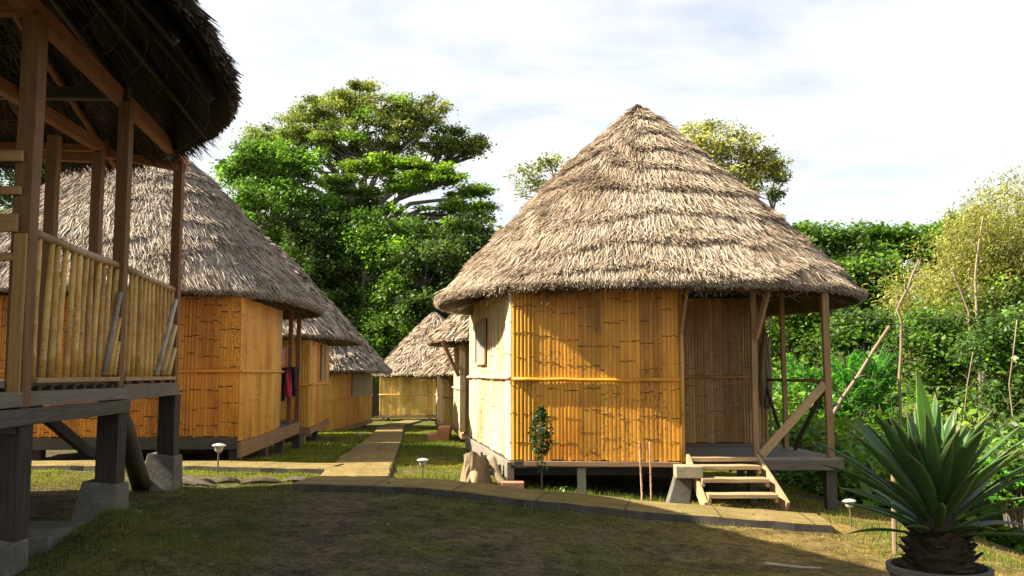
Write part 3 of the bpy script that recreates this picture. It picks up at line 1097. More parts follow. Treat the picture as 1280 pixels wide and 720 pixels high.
# overhead beams
part_beam(nh, 'roof_beam', (-3.82, 5.4, 4.70), (-4.80, 13.25, 4.70), 0.12, 0.16, WOOD_RED)
part_beam(nh, 'roof_beam', (-4.7, 13.02, 4.55), (-5.66, 12.5, 4.66), 0.08, 0.12, WOOD_RED)
part_beam(nh, 'roof_beam', (-5.3, 4.8, 4.70), (-5.66, 12.7, 4.70), 0.11, 0.15, WOOD_RED)
part_beam(nh, 'roof_beam', (-4.3, 10.1, 4.74), (-11, 9.9, 4.74), 0.10, 0.14, WOOD_DARK)
part_beam(nh, 'roof_beam', (-4.75, 12.95, 4.80), (-11, 12.3, 4.80), 0.08, 0.10, WOOD_RED)
part_beam(nh, 'roof_beam', (-5.6, 12.4, 4.55), (-11, 11.3, 4.55), 0.10, 0.12, WOOD_RED)
part_beam(nh, 'roof_beam', (-6.4, 4.8, 4.66), (-6.62, 11.5, 4.66), 0.10, 0.13, WOOD_RED)
part_beam(nh, 'roof_beam', (-4.05, 7.6, 4.72), (-11, 7.5, 4.74), 0.10, 0.14, WOOD_RED)
for k in range(26):
    a = 2 * math.pi * k / 26 + 0.03
    p = rfN.S(np.array(a), np.array(0.97))
    q = rfN.S(np.array(a), np.array(0.12))
    md = rfN.S(np.array(a), np.array(0.55))
    part_tube(nh, 'rafter', [(p[0], p[1], p[2] - 0.34), (md[0], md[1], md[2] - 0.52), (q[0], q[1], q[2] - 0.55)], 0.045, WOOD_RED if k % 5 == 0 else WOOD_DARK, n=7)
mb = MB()
for s in np.linspace(0.3, 0.96, 16):
    pts = []
    for k in range(49):
        a = 2 * math.pi * k / 48
        p = rfN.S(np.array(a), np.array(s))
        pts.append((p[0], p[1], p[2] - 0.44 + 0.10 * s ** 4))
    mb.tube(pts, 0.008, 5, (0.22, 0.2, 0.18), cap=False)
mb.build('roof_battens', [WOOD_GREY], nh)
# back wall of the near hut (out to the left)
bamboo_wall(nh, (-6.9, 6.0), (-6.9, 9.2), fN, 4.7, BAMBOO, BROWN, 0.2, 0.07, 0.3, 0.4, 95)
# railing
RAILC = (0.66, 0.42, 0.12)


def railing(a, b, za, zb, n, diag, seed, w=0.055):
    rng = random.Random(seed)
    a = Vector((a[0], a[1], 0))
    b = Vector((b[0], b[1], 0))
    u = (b - a).normalized()
    nrm = Vector((u.y, -u.x, 0))
    L = (b - a).length
    mb = MB()
    mb.tube([(a.x, a.y, zb), ((a.x + b.x) / 2, (a.y + b.y) / 2, zb - 0.012), (b.x, b.y, zb)], 0.042, 10, (0.34, 0.23, 0.12))
    r = mb.build('railing', [POLE], nh, smooth=True)
    mb = MB()
    p = a + nrm * 0.03
    q = b + nrm * 0.03
    mb.beam((p.x, p.y, za - 0.0), (q.x, q.y, za - 0.0), 0.10, 0.045, (0.9, 0.85, 0.8))
    mb.build('bottom_rail', [WOOD_PALE], r, 0.004)
    for k in range(n):
        s = (k + 0.5) / n * L
        le = rng.uniform(-0.04, 0.10)
        p = a + u * s
        q = a + u * (s + le)
        cs = rng.uniform(0.75, 1.2)
        mb = MB()
        rr = w / 2 * rng.uniform(0.85, 1.15)
        zz = [za + 0.02]
        rad = [rr]
        zn = za + rng.uniform(0.08, 0.3)
        while zn < zb - 0.08:
            zz += [zn - 0.012, zn, zn + 0.012]
            rad += [rr, rr * 1.16, rr * 0.98]
            zn += rng.uniform(0.22, 0.3)
        zz.append(zb - 0.035)
        rad.append(rr * 0.95)
        wx = rng.uniform(-.012, .012)
        pts = []
        for i, z in enumerate(zz):
            t = (z - za) / (zb - za)
            pts.append((p.x + (q.x - p.x) * t + wx * math.sin(3 * t), p.y + (q.y - p.y) * t + wx * math.sin(4 * t + 1), z))
        mb.tube(pts, rad, 8, tuple(c * cs for c in (RAILC[0], RAILC[1] * rng.uniform(0.95, 1.05), RAILC[2])))
        mb.build('baluster', [POLE], r, smooth=True)
    for (s0, z0, s1, z1, ww, c) in diag:
        p = a + u * (s0 * L) + nrm * 0.05
        q = a + u * (s1 * L) + nrm * 0.05
        mb = MB()
        mb.tube([(p.x, p.y, z0), ((p.x + q.x) / 2, (p.y + q.y) / 2, (z0 + z1) / 2), (q.x, q.y, z1)], ww, 8, c)
        mb.build('diagonal_stick', [POLE], r, smooth=True)
    return r


zr = fN + 1.24
railing((P0[0] + 0.02, P0[1] + 0.12), (P1[0], P1[1] - 0.08), fN + 0.0, zr, 12, ((0.80, fN + 0.04, 0.985, zr - 0.3, 0.032, (0.30, 0.27, 0.23)), (0.87, fN + 0.04, 0.99, fN + 0.66, 0.03, RAILC), (0.94, fN + 0.04, 0.99, fN + 0.4, 0.03, RAILC)), 3)
railing((P1[0], P1[1] + 0.08), (P2[0], P2[1] - 0.07), fN + 0.0, zr, 12, ((0.60, fN + 0.04, 0.98, zr - 0.15, 0.03, (0.42, 0.38, 0.32)), (0.72, fN + 0.04, 0.98, fN + 0.72, 0.036, (0.50, 0.36, 0.12)), (0.85, fN + 0.04, 0.98, fN + 0.4, 0.036, (0.50, 0.36, 0.12))), 4, 0.058)
railing((P2[0] - 0.08, P2[1]), P3, fN, zr, 8, (), 5)
# horizontal boards at the left edge, ending on the first post
for (z, h) in ((3.42, 0.09), (3.13, 0.07), (2.86, 0.15), (2.58, 0.07)):
    part_beam(nh, 'wall_board', (-5.6, 7.52, z), (-4.02 - random.uniform(0.02, 0.06), 7.48, z - 0.02), 0.04, h, WOOD_PALE, (0.9, 0.8, 0.65))
part_beam(nh, 'wall_board', (-4.02, 7.46, fN - 0.12), (-4.02, 7.46, 2.75), 0.10, 0.035, WOOD_PALE, (0.85, 0.7, 0.45))
# thick log brace under the porch
part_tube(nh, 'log_brace', [(-4.42, 10.2, 1.34), (-4.64, 11.1, 0.94), (-4.87, 12.0, 0.50), (-5.08, 12.8, 0.08)], [0.125, 0.13, 0.12, 0.13], BARK, (0.5, 0.45, 0.4), 12)
part_beam(nh, 'cross_brace', (-5.5, 12.2, 0.55), (-5.9, 11.2, 1.3), 0.12, 0.12, WOOD_DARK)

# concrete slab and kerb beside the near stilts
sl = MB()
sl.prism([(-5.4, 8.3), (-4.15, 8.3), (-3.95, 8.9), (-4.2, 9.85), (-5.4, 9.85)], -0.1, 0.07)
tag(sl.build('concrete_slab', [CONC], None, 0.015), 'low grey concrete slab on the ground between the front stilts', 'slab')
sl = MB()
sl.beam((-4.06, 8.05, 0.08), (-3.86, 9.55, 0.10), 0.20, 0.26)
tag(sl.build('kerb_stone', [CONC], None, 0.02), 'long grey kerb stone lying beside the concrete slab and grassy mound', 'kerb stone')

# ================================================================== GROUND
def axis(segs):
    out = [segs[0][0]]
    for a, b, st in segs:
        n = max(1, int(round((b - a) / st)))
        out.extend(list(a + (b - a) * (np.arange(1, n + 1) / n)))
    return np.array(out)


xs = axis([(-420, -60, 24), (-60, -20, 3), (-20, -10, 0.4), (-10, 8, 0.075), (8, 20, 0.4), (20, 70, 3), (70, 420, 24)])
ys = axis([(-60, 0, 6), (0, 6, 0.5), (6, 18, 0.075), (18, 34, 0.18), (34, 80, 1.0), (80, 160, 5), (160, 520, 24)])
GX, GY = np.meshgrid(xs, ys)
GZ = ground_z(GX, GY)
# path geometry used for colours too
PATH = [(-2.30, 12.35), (-2.36, 13.9), (-3.78, 27.4), (-4.75, 36.0), (-5.6, 44.0), (-5.9, 55.5)]


def masks(x, y):
    a = fbm(x / 1.3, y / 1.3, 31, 4)
    b = fbm(x / 0.45, y / 0.45, 37, 3)
    # worn dirt track in the shade, heading to the path
    tx = -1.75 - 0.12 * (y - 8)
    dirt = np.exp(-((x - tx) / 0.55) ** 2) * sm(15, 12.5, y) * 1.1
    dirt = np.maximum(dirt, 0.75 * sm(0.2, 1.2, x) * sm(0.52, 0.40, a) * sm(13, 10, y))
    dirt = np.maximum(dirt, 0.8 * sm(0.50, 0.62, fbm(x / 0.9, y / 0.9, 77, 3)))
    # bare earth below the huts
    for (cx, cy, rx, ry) in ((2.0, 17, 2.6, 3.2), (-8, 20, 2.9, 3.2), (-7.5, 9.6, 3.1, 3.6), (-8.5, 29, 3, 3), (1, 28.6, 3, 3)):
        dirt = np.maximum(dirt, sm(1.15, 0.85, np.sqrt(((x - cx) / rx) ** 2 + ((y - cy) / ry) ** 2)))
    dirt = np.maximum(dirt, 0.9 * np.exp(-((x + 5.2) / 1.5) ** 2 - ((y - 14.0) / 0.7) ** 2))
    dirt = np.clip(dirt + (b - 0.45) * 0.8, 0, 1)
    bright = sm(13.2, 14.5, y)  # beyond the near hut's shadow edge, where sunlight is put into the colour
    return dirt, a, b, bright


D, A_, B_, BR = masks(GX, GY)
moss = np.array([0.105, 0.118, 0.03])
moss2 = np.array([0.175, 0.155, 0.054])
lit_grass = np.array([0.165, 0.17, 0.024])  # yellow-green grass with sunlight included in its tone
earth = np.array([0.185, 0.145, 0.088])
golden = np.array([0.36, 0.255, 0.08])  # golden brown moss, brightened to carry the warm sunlight
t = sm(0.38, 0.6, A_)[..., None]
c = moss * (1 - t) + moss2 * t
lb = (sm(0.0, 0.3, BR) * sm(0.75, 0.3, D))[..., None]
c = c * (1 - lb) + lit_grass * (0.8 + 0.6 * A_[..., None]) * lb
sun_patch = (sm(0.6, 3.0, GX) * (1 - sm(6.5, 9, GX)) * sm(16, 13.2, GY))[..., None]  # sunlit patch painted into the ground colour on the right
c = c * (1 - sun_patch) + (golden * (0.7 + 0.6 * B_[..., None])) * sun_patch
dd = D[..., None] * (1 - 0.7 * sun_patch)
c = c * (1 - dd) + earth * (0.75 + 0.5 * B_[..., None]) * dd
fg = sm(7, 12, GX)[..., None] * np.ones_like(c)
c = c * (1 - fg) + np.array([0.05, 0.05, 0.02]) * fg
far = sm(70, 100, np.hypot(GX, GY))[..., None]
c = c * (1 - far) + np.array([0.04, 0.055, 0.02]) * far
ny, nx = GX.shape
ii, jj = np.meshgrid(np.arange(nx - 1), np.arange(ny - 1))
b0 = (jj * nx + ii).ravel()
Fg = np.stack([b0, b0 + 1, b0 + nx + 1, b0 + nx], 1)
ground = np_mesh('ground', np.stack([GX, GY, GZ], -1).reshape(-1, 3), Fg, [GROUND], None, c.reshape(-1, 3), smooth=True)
tag(ground, kind='structure')


# ------------------------------------------------------------------ walkways
def walkway(name, pts, w, h=0.12, step=0.22, jag=0.018, seed=1):
    rng = random.Random(seed)
    P = [Vector((p[0], p[1], 0)) for p in pts]
    samp = []
    for a, b in zip(P[:-1], P[1:]):
        n = max(1, int((b - a).length / step))
        for i in range(n):
            samp.append(a + (b - a) * (i / n))
    samp.append(P[-1])
    vs = []
    us = []
    cl = []
    s = 0
    for i, p in enumerate(samp):
        q0 = samp[max(0, i - 1)]
        q1 = samp[min(len(samp) - 1, i + 1)]
        d = (q1 - q0).normalized()
        nn = Vector((-d.y, d.x, 0))
        if i:
            s += (p - samp[i - 1]).length
        l = p + nn * (w / 2 + rng.uniform(-jag, jag))
        r = p - nn * (w / 2 + rng.uniform(-jag, jag))
        zb = max(gz(l.x, l.y), gz(r.x, r.y), gz(p.x, p.y))
        zb = gz(p.x, p.y) * 0.5 + zb * 0.5
        for v, z in ((l, zb - 0.25), (l, zb + h - 0.015), (l - nn * 0.02, zb + h), (p, zb + h + 0.004), (r + nn * 0.02, zb + h), (r, zb + h - 0.015), (r, zb - 0.25)):
            vs.append((v.x, v.y, z))
            us.append((s, (v - p).dot(nn), 0))
    k = 7
    fs = []
    fm = []
    for i in range(len(samp) - 1):
        for j in range(k - 1):
            fs.append((i * k + j, i * k + j + 1, (i + 1) * k + j + 1, (i + 1) * k + j))
            fm.append(0 if 1 <= j <= 4 else 1)
    fs.append(tuple(range(k - 1, -1, -1)))
    fs.append(tuple((len(samp) - 1) * k + j for j in range(k)))
    fm += [1, 1]
    o = np_mesh(name, np.array(vs), fs, [WALK, WOOD_DARK], None, np.ones((len(vs), 3)), np.array(us), fm)
    tag(o, kind='structure')
    return o


walkway('path', PATH[1:], 1.05, 0.09, seed=1)
walkway('path', [(-2.95, 13.35), (-1.2, 13.1), (0.6, 12.7), (2.2, 12.38), (4.05, 12.2)], 0.95, 0.11, seed=2)
walkway('path', [(-2.95, 15.55), (-4.5, 15.8), (-6.5, 16.1), (-9.5, 16.5), (-12, 16.7)], 0.85, 0.10, seed=3)

# ------------------------------------------------------------------ grass
def grass(n, xr, yr, hr, wr, seed, accept, cols, name, lean=0.5):
    rng = np.random.default_rng(seed)
    # denser near the viewer
    u = rng.uniform(0, 1, n)
    y = yr[0] * (yr[1] / yr[0]) ** u
    x = rng.uniform(xr[0], xr[1], n)
    D, A, B, BR = masks(x, y)
    keep = rng.uniform(0, 1, n) < accept(x, y, D, A, B)
    x = x[keep]
    y = y[keep]
    D = D[keep]
    A = A[keep]
    n = len(x)
    z = ground_z(x, y) - 0.004
    h = rng.uniform(*hr, n) * (0.6 + 0.8 * A) * (0.55 + 0.45 * sm(10, 13.5, y))
    w = rng.uniform(*wr, n) * (0.6 + y / 14)
    a = rng.uniform(0, 2 * np.pi, n)
    l = rng.uniform(0, lean, n) * h
    b = rng.uniform(0, 2 * np.pi, n)
    P = np.stack([x, y, z], -1)
    s = np.stack([np.cos(a), np.sin(a), np.zeros(n)], -1) * w[:, None] / 2
    tip = P + np.stack([np.cos(b) * l, np.sin(b) * l, h], -1)
    V = np.stack([P - s, P + s, tip], 1).reshape(-1, 3)
    Fc = np.arange(3 * n).reshape(-1, 3)
    c = cols(x, y, A, rng, n)
    return np_mesh(name, V, Fc, [GRASS], None, np.repeat(c, 3, 0))


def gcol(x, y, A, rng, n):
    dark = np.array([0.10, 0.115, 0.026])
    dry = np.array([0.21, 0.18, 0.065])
    lit_grass = np.array([0.21, 0.23, 0.03])  # blade tone for sunlit grass, light included
    lit_gold = np.array([0.32, 0.245, 0.07])  # blade tone for the sunlit patch, light included
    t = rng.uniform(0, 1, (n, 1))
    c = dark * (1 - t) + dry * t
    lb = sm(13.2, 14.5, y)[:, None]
    c = c * (1 - lb) + (lit_grass * (0.6 + 0.8 * t)) * lb
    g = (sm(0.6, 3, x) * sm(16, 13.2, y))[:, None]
    c = c * (1 - g) + lit_gold * (0.6 + 0.6 * t) * g
    return c


def on_path(x, y, grow=0.0):
    m = np.zeros_like(x, bool)
    for pts, w in ((PATH[1:], 0.6), ([(-2.95, 13.35), (-1.2, 13.1), (0.6, 12.7), (2.2, 12.38), (4.05, 12.2)], 0.55), ([(-2.95, 15.55), (-4.5, 15.8), (-6.5, 16.1), (-9.5, 16.5), (-12, 16.7)], 0.5)):
        for a, b in zip(pts[:-1], pts[1:]):
            ax, ay = a
            dx, dy = b[0] - ax, b[1] - ay
            t = np.clip(((x - ax) * dx + (y - ay) * dy) / (dx * dx + dy * dy), 0, 1)
            m |= np.hypot(x - ax - t * dx, y - ay - t * dy) < w + grow
    return m


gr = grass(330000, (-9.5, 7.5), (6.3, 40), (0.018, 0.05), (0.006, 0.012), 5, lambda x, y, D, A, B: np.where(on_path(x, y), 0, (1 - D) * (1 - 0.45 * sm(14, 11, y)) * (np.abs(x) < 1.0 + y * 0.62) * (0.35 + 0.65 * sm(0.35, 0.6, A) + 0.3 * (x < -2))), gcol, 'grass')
tag(gr, 'short mossy grass covering the ground', 'grass', kind='stuff')


def tuft_accept(x, y, D, A, B):
    s = np.zeros_like(x)
    for (cx, cy, rx, ry) in ((0.5, 13.75, 0.9, 0.22), (1.6, 13.75, 0.7, 0.2), (-4.2, 16.8, 1.3, 0.5), (-5.0, 17.0, 0.6, 0.3), (-0.9, 14.6, 0.5, 0.3), (-2.5, 24, 0.8, 3), (-3.4, 8.4, 0.9, 1.0), (5.0, 11.5, 0.8, 1.5), (-5.6, 24.5, 1.2, 0.6)):
        s = np.maximum(s, np.exp(-((x - cx) / rx) ** 2 - ((y - cy) / ry) ** 2))
    s = np.maximum(s, 0.5 * sm(0.42, 0.62, vnoise(x / 0.35, y / 0.35, 91)) * (on_path(x, y, 0.12) & ~on_path(x, y, 0.0)))
    return np.where(on_path(x, y, -0.03), 0, s)


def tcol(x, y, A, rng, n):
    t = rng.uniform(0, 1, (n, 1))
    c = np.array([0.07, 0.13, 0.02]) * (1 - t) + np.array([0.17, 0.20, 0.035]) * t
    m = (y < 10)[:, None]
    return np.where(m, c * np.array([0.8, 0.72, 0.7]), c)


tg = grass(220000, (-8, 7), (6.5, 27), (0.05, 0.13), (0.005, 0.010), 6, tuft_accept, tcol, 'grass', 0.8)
tag(tg, 'taller green grass tufts along the hut bases and on the mound', 'grass', kind='stuff')

def litter():
    rng = np.random.default_rng(15)
    n = 5200
    y = 6.4 * (26 / 6.4) ** rng.uniform(0, 1, n)
    x = rng.uniform(-8, 7, n)
    k = rng.uniform(0, 1, n) < np.where(vnoise(x / 1.1, y / 1.1, 50) > 0.5, 0.9, 0.25)
    x, y = x[k], y[k]
    n = len(x)
    onp = on_path(x, y)
    P = np.stack([x, y, ground_z(x, y) + np.where(onp, 0.125, 0.022)], -1)
    a = rng.uniform(0, 6.28, n)
    s = rng.uniform(0.008, 0.03, n)
    d = np.stack([np.cos(a), np.sin(a), rng.normal(0, 0.25, n)], -1) * s[:, None]
    b = np.stack([-np.sin(a), np.cos(a), rng.normal(0, 0.35, n)], -1) * (s * rng.uniform(0.25, 0.6, n))[:, None]
    V = np.stack([P - d, P + b, P + d, P - b], 1).reshape(-1, 3)
    pal = np.array([[0.16, 0.105, 0.05], [0.22, 0.16, 0.08], [0.09, 0.065, 0.035], [0.26, 0.20, 0.11]])
    c = pal[rng.choice(4, n)]
    o = np_mesh('leaf_litter', V, np.arange(4 * n).reshape(-1, 4), [CLOTH], None, np.repeat(c, 4, 0))
    tag(o, 'dry brown leaf litter scattered over the yard', 'leaf litter', kind='stuff')


litter()

# ================================================================== GARDEN OBJECTS
def lamp_proto():
    o = thing('garden_lamp', (0, 0, 0), 'x', 'garden lamp')
    mb = MB()
    mb.tube([(0, 0, -0.1), (0, 0, 0.27)], 0.011, 8, (0.16, 0.12, 0.07))
    mb.build('stake', [PLASTIC], o)
    mb = MB()
    mb.lathe([(0.02, 0.262), (0.045, 0.285), (0.062, 0.335), (0.062, 0.345)], (0, 0, 0), 14, (0.5, 0.48, 0.42))
    mb.build('lens', [PLASTIC], o)
    mb = MB()
    mb.lathe([(0.085, 0.347), (0.088, 0.358), (0.055, 0.375), (0.02, 0.382)], (0, 0, 0), 16, (0.55, 0.53, 0.48))
    mb.build('cap', [PLASTIC], o)
    return o


def copy_tree(o, parent=None):
    c = o.copy()
    COL.objects.link(c)
    if parent is not None:
        c.parent = parent
    for ch in list(o.children):
        copy_tree(ch, c)
    return c


lp = lamp_proto()
for i, (x, y, s, lab, lean) in enumerate(((PX(277, 14.9), 14.9, 1.25, 'white capped solar garden lamp in front of the orange hut corner', 0.03),
                                          (PX(530, 13.95), 13.95, 1.0, 'white capped solar garden lamp on grass right of the path, near the stump', -0.02),
                                          (PX(1056, 12.3), 12.3, 1.0, 'white capped solar garden lamp below the porch, nearest the potted plant', 0.05),
                                          (PX(451, 24.6), 24.6, 1.0, 'tiny white solar garden lamp at the left side of the distant path', 0.0))):
    o = lp if i == 0 else copy_tree(lp)
    o.location = (x, y, gz(x, y))
    o.scale = (s, s, s)
    o.rotation_euler = (0, lean, i * 1.3)
    o['label'] = lab
    o['group'] = 'solar garden lamps'

# tree stump with bent root
sp = thing('tree_stump', (-0.55, 14.35, gz(-0.55, 14.35)), 'cut pale tree stump with a bent thin root, on grass beside the hut', 'stump')
g = gz(-0.55, 14.35)
mb = MB()
rng = random.Random(9)
n = 30
prof = [(0.27, -0.08), (0.225, 0.06), (0.19, 0.18), (0.17, 0.32), (0.165, 0.43)]
vs = []
for r, z in prof:
    for i in range(n):
        a = 2 * math.pi * i / n
        w = 1 + 0.16 * math.sin(a * 3 + 1 + z) + 0.10 * math.sin(a * 5 + z * 6) + rng.uniform(-.07, .07)
        vs.append((-0.58 + r * w * math.cos(a), 14.35 + r * w * math.sin(a), g + z + (0.05 * math.cos(a + 2) + rng.uniform(-.03, .03) if z > 0.4 else 0)))
fs = []
for k in range(len(prof) - 1):
    for i in range(n):
        fs.append((k * n + i, k * n + (i + 1) % n, (k + 1) * n + (i + 1) % n, (k + 1) * n + i))
fs.append(tuple((len(prof) - 1) * n + i for i in range(n)))
mb.add(vs, fs, (0.62, 0.52, 0.42))
mb.build('stump_body', [BARK_PALE], sp, smooth=False)
part_tube(sp, 'root', [(-0.36, 14.33, g + 0.40), (-0.30, 14.3, g + 0.36), (-0.25, 14.25, g + 0.2), (-0.18, 14.18, g + 0.06), (-0.02, 14.1, g + 0.0)], [0.06, 0.065, 0.06, 0.055, 0.03], BARK_PALE, (0.75, 0.68, 0.55))
part_tube(sp, 'root', [(-0.58, 14.2, g + 0.16), (-0.56, 14.08, g + 0.05), (-0.6, 13.98, g - 0.02)], [0.08, 0.05, 0.03], BARK_PALE, (0.8, 0.66, 0.5))

# two marker stakes
for (x0, x1, lab) in ((1.87, 1.90, 'pinkish white bamboo stake, left one of the pair before the golden wall'), (2.02, 2.03, 'pinkish white bamboo stake, right one of the pair before the golden wall')):
    g = gz(x0, 13.65)
    mb = MB()
    pts = []
    rad = []
    z = -0.08
    while z < 0.82:
        t = (z + 0.08) / 0.9
        for dz, rr in ((0, 0.014), (0.10, 0.014), (0.108, 0.018), (0.118, 0.014)):
            pts.append((x1 + (x0 - x1) * t, 13.65, g + z + dz))
            rad.append(rr)
        z += 0.122
    mb.tube(pts, rad, 7, (0.62, 0.40, 0.28))
    tag(mb.build('bamboo_stake', [POLE], None), lab, 'stake', 'marker stakes before the golden wall')

# fallen sticks on the ground
for (x, y, L, a, lab) in ((PX(985, 9.0), 9.0, 0.55, 0.1, 'pale fallen stick lying across the edge of the shade, longest on the ground'), (PX(1030, 8.2), 8.2, 0.32, -0.2, 'short pale fallen stick lying near the potted plant'), (PX(960, 9.1), 9.1, 0.22, 0.4, 'thin fallen twig lying left of the longest stick')):
    mb = MB()
    pts = []
    for k in range(5):
        t = k / 4 - 0.5
        px, py = x + math.cos(a) * L * t, y + math.sin(a) * L * t + 0.02 * math.sin(k * 2)
        pts.append((px, py, gz(px, py) + 0.018))
    mb.tube(pts, [0.010, 0.014, 0.013, 0.011, 0.006], 6)
    tag(mb.build('fallen_stick', [BARK_PALE], None), lab, 'stick', 'fallen sticks')

# fallen palm bark heap near the orange hut corner post
hp = MB()
rng = random.Random(12)
for k in range(9):
    x, y = -4.9 + rng.uniform(-0.3, 1.5), 13.6 + rng.uniform(-0.5, 0.4)
    a = rng.uniform(-0.4, 0.4)
    L = rng.uniform(0.3, 0.8)
    pts = [(x + math.cos(a) * L * (j / 4), y + math.sin(a) * L * (j / 4), gz(x, y) + 0.02 + 0.04 * math.sin(j * 0.8)) for j in range(5)]
    hp.tube(pts, [0.02, 0.045, 0.05, 0.04, 0.015], 6, (0.6, 0.55, 0.5))
tag(hp.build('bark_debris', [BARK], None), 'strewn grey bark and roots at the foot of the farthest stilt', 'debris', kind='stuff')


# ================================================================== FOLIAGE
def leaf_cards(P, size, rng, cols, aspect=0.55, up=0.6, fold=0.0, direction=None):
    n = len(P)
    nrm = rng.normal(0, 1, (n, 3))
    nrm[:, 2] = np.abs(nrm[:, 2]) + up
    nrm /= np.linalg.norm(nrm, axis=1, keepdims=True)
    a = rng.normal(0, 1, (n, 3)) if direction is None else direction + rng.normal(0, 0.35, (n, 3))
    a -= nrm * (a * nrm).sum(1, keepdims=True)
    a /= np.linalg.norm(a, axis=1, keepdims=True) + 1e-9
    b = np.cross(nrm, a)
    s = (size * rng.uniform(0.6, 1.35, n))[:, None]
    V = np.stack([P - a * s * 0.5, P + b * s * aspect * 0.5 + a * s * 0.08 + nrm * s * 0.08, P + a * s * 0.5, P - b * s * aspect * 0.5 + a * s * 0.08 + nrm * s * 0.08], 1).reshape(-1, 3)
    Fc = np.arange(4 * n).reshape(-1, 4)
    return V, Fc, np.repeat(cols, 4, 0)


def pal_cols(rng, n, pal, var=0.25, w=None):
    pal = np.array(pal)
    i = rng.choice(len(pal), n, p=w)
    return pal[i] * rng.uniform(1 - var, 1 + var, (n, 1))


DEEP = [(0.0446, 0.0858, 0.0252), (0.0648, 0.1155, 0.0294), (0.0911, 0.1403, 0.0378)]
VIVID = [(0.104, 0.216, 0.0291), (0.156, 0.2765, 0.0374), (0.079, 0.1642, 0.025)]
LIME = [(0.1466, 0.2475, 0.027), (0.207, 0.3053, 0.033), (0.1121, 0.2063, 0.024)]
OLIVE = [(0.1836, 0.2038, 0.0576), (0.2484, 0.2496, 0.073), (0.1404, 0.1664, 0.0461)]
YELLOW = [(0.36, 0.34, 0.115), (0.29, 0.285, 0.09), (0.42, 0.38, 0.15), (0.20, 0.22, 0.06)]


def tree(label, base, fork, lobes, pal, leaf=0.3, lpc=60, cs=0.7, trunk=0.3, seed=1, up=0.6, bark=None, group=None, flat=0.6, name='tree', shell=0.45, aspect=0.55, cat='tree', low=-0.35, twigs=True, mat=None):
    """base: foot of trunk; fork: where limbs start; lobes: (x, y, z, rx, ry, rz, clumps) in world units"""
    rng = np.random.default_rng(seed)
    pr = random.Random(seed)
    o = thing(name, base, label, cat, group)
    mb = MB()
    base = Vector(base)
    fork = Vector(fork)
    mid = (base + fork) / 2 + Vector((pr.uniform(-.04, .04), pr.uniform(-.04, .04), 0)) * (fork - base).length
    mb.tube([base - Vector((0, 0, 0.4)), base + (mid - base) * 0.15, mid, fork], [trunk * 1.5, trunk * 1.1, trunk * 0.9, trunk * 0.72], 9)
    Ps = []
    Cl = []
    Sz = []
    for (x, y, z, rx, ry, rz, nc) in lobes:
        c = Vector((x, y, z - rz * 0.35))
        k1 = fork + (c - fork) * 0.45 + Vector((pr.uniform(-.1, .1), pr.uniform(-.1, .1), 0.12)) * (c - fork).length
        mb.tube([fork, k1, c], [trunk * 0.55, trunk * 0.36, trunk * 0.2], 7, cap=False)
        v = rng.normal(0, 1, (nc, 3))
        v /= np.linalg.norm(v, axis=1, keepdims=True)
        v[:, 2] = np.where(v[:, 2] < low, -v[:, 2], v[:, 2])
        r = rng.uniform(0, 1, nc) ** shell
        C = np.array([x, y, z]) + v * r[:, None] * np.array([rx, ry, rz])
        bright = rng.choice([0.5, 0.75, 1.0, 1.35], nc, p=[.25, .25, .25, .25]) * rng.uniform(0.85, 1.15, nc)  # tone steps paint lit clumps and dark voids into the leaf colour
        for q in range(nc):
            n = int(lpc * rng.uniform(0.6, 1.3))
            sg = cs * rng.uniform(0.7, 1.3)
            P = C[q] + rng.normal(0, 1, (n, 3)) * np.array([sg, sg, sg * flat]) * 0.55
            Ps.append(P)
            sub = [pal[rng.integers(0, len(pal))], pal[rng.integers(0, len(pal))]]
            Cl.append(pal_cols(rng, n, sub) * bright[q])
            Sz.append(np.full(n, leaf * rng.uniform(0.6, 1.3)))
            if twigs and q % 2 == 0:
                e = Vector(C[q])
                s0 = k1 + (c - k1) * pr.uniform(0.2, 1.0)
                m_ = (s0 + e) / 2 + Vector((0, 0, -0.08 * (e - s0).length))
                mb.tube([s0, m_, e], [trunk * 0.15, trunk * 0.10, trunk * 0.04], 5, cap=False)
    P = np.concatenate(Ps)
    Cc = np.concatenate(Cl)
    V, Fc, Cv = leaf_cards(P, np.concatenate(Sz), rng, Cc, aspect, up)
    np_mesh('crown', V, Fc, [mat or LEAF], o, Cv)
    mb.build('trunk', [bark or BARK], o, smooth=True)
    return o


def L(x, y, Y, wpx, hpx, n, dy=0.0, depth=None):
    """lobe from where it shows: centre, half sizes in metres at distance Y"""
    s = Y / F
    rx = wpx / 2 * s
    return (PX(x, Y), Y + dy, PZ(y, Y), rx, depth if depth else rx, hpx / 2 * s, int(n * 1.25))


def foot(x, Y):
    X = PX(x, Y)
    return (X, Y, gz(X, Y))


def at(x, y, Y):
    return (PX(x, Y), Y, PZ(y, Y))


GL = 'trees behind the left huts'
GR = 'trees of the right forest'
# great olive umbrella tree at the back
tree('tallest olive green spreading tree, crown rising above all trees left of the big hut', foot(450, 92), at(445, 270, 92),
     [L(360, 172, 92, 115, 58, 34), L(440, 130, 92, 130, 60, 44), L(520, 150, 92, 120, 64, 40), L(565, 185, 92, 90, 55, 30), L(325, 190, 92, 80, 50, 22), L(470, 180, 92, 190, 70, 44), L(410, 190, 92, 140, 70, 32), L(590, 185, 92, 40, 40, 12), L(400, 145, 92, 120, 50, 26), L(345, 215, 92, 110, 50, 22)],
     OLIVE + LIME[:1], 0.29, 190, 0.9, 0.75, 3, group=GL, flat=0.5, shell=0.5)
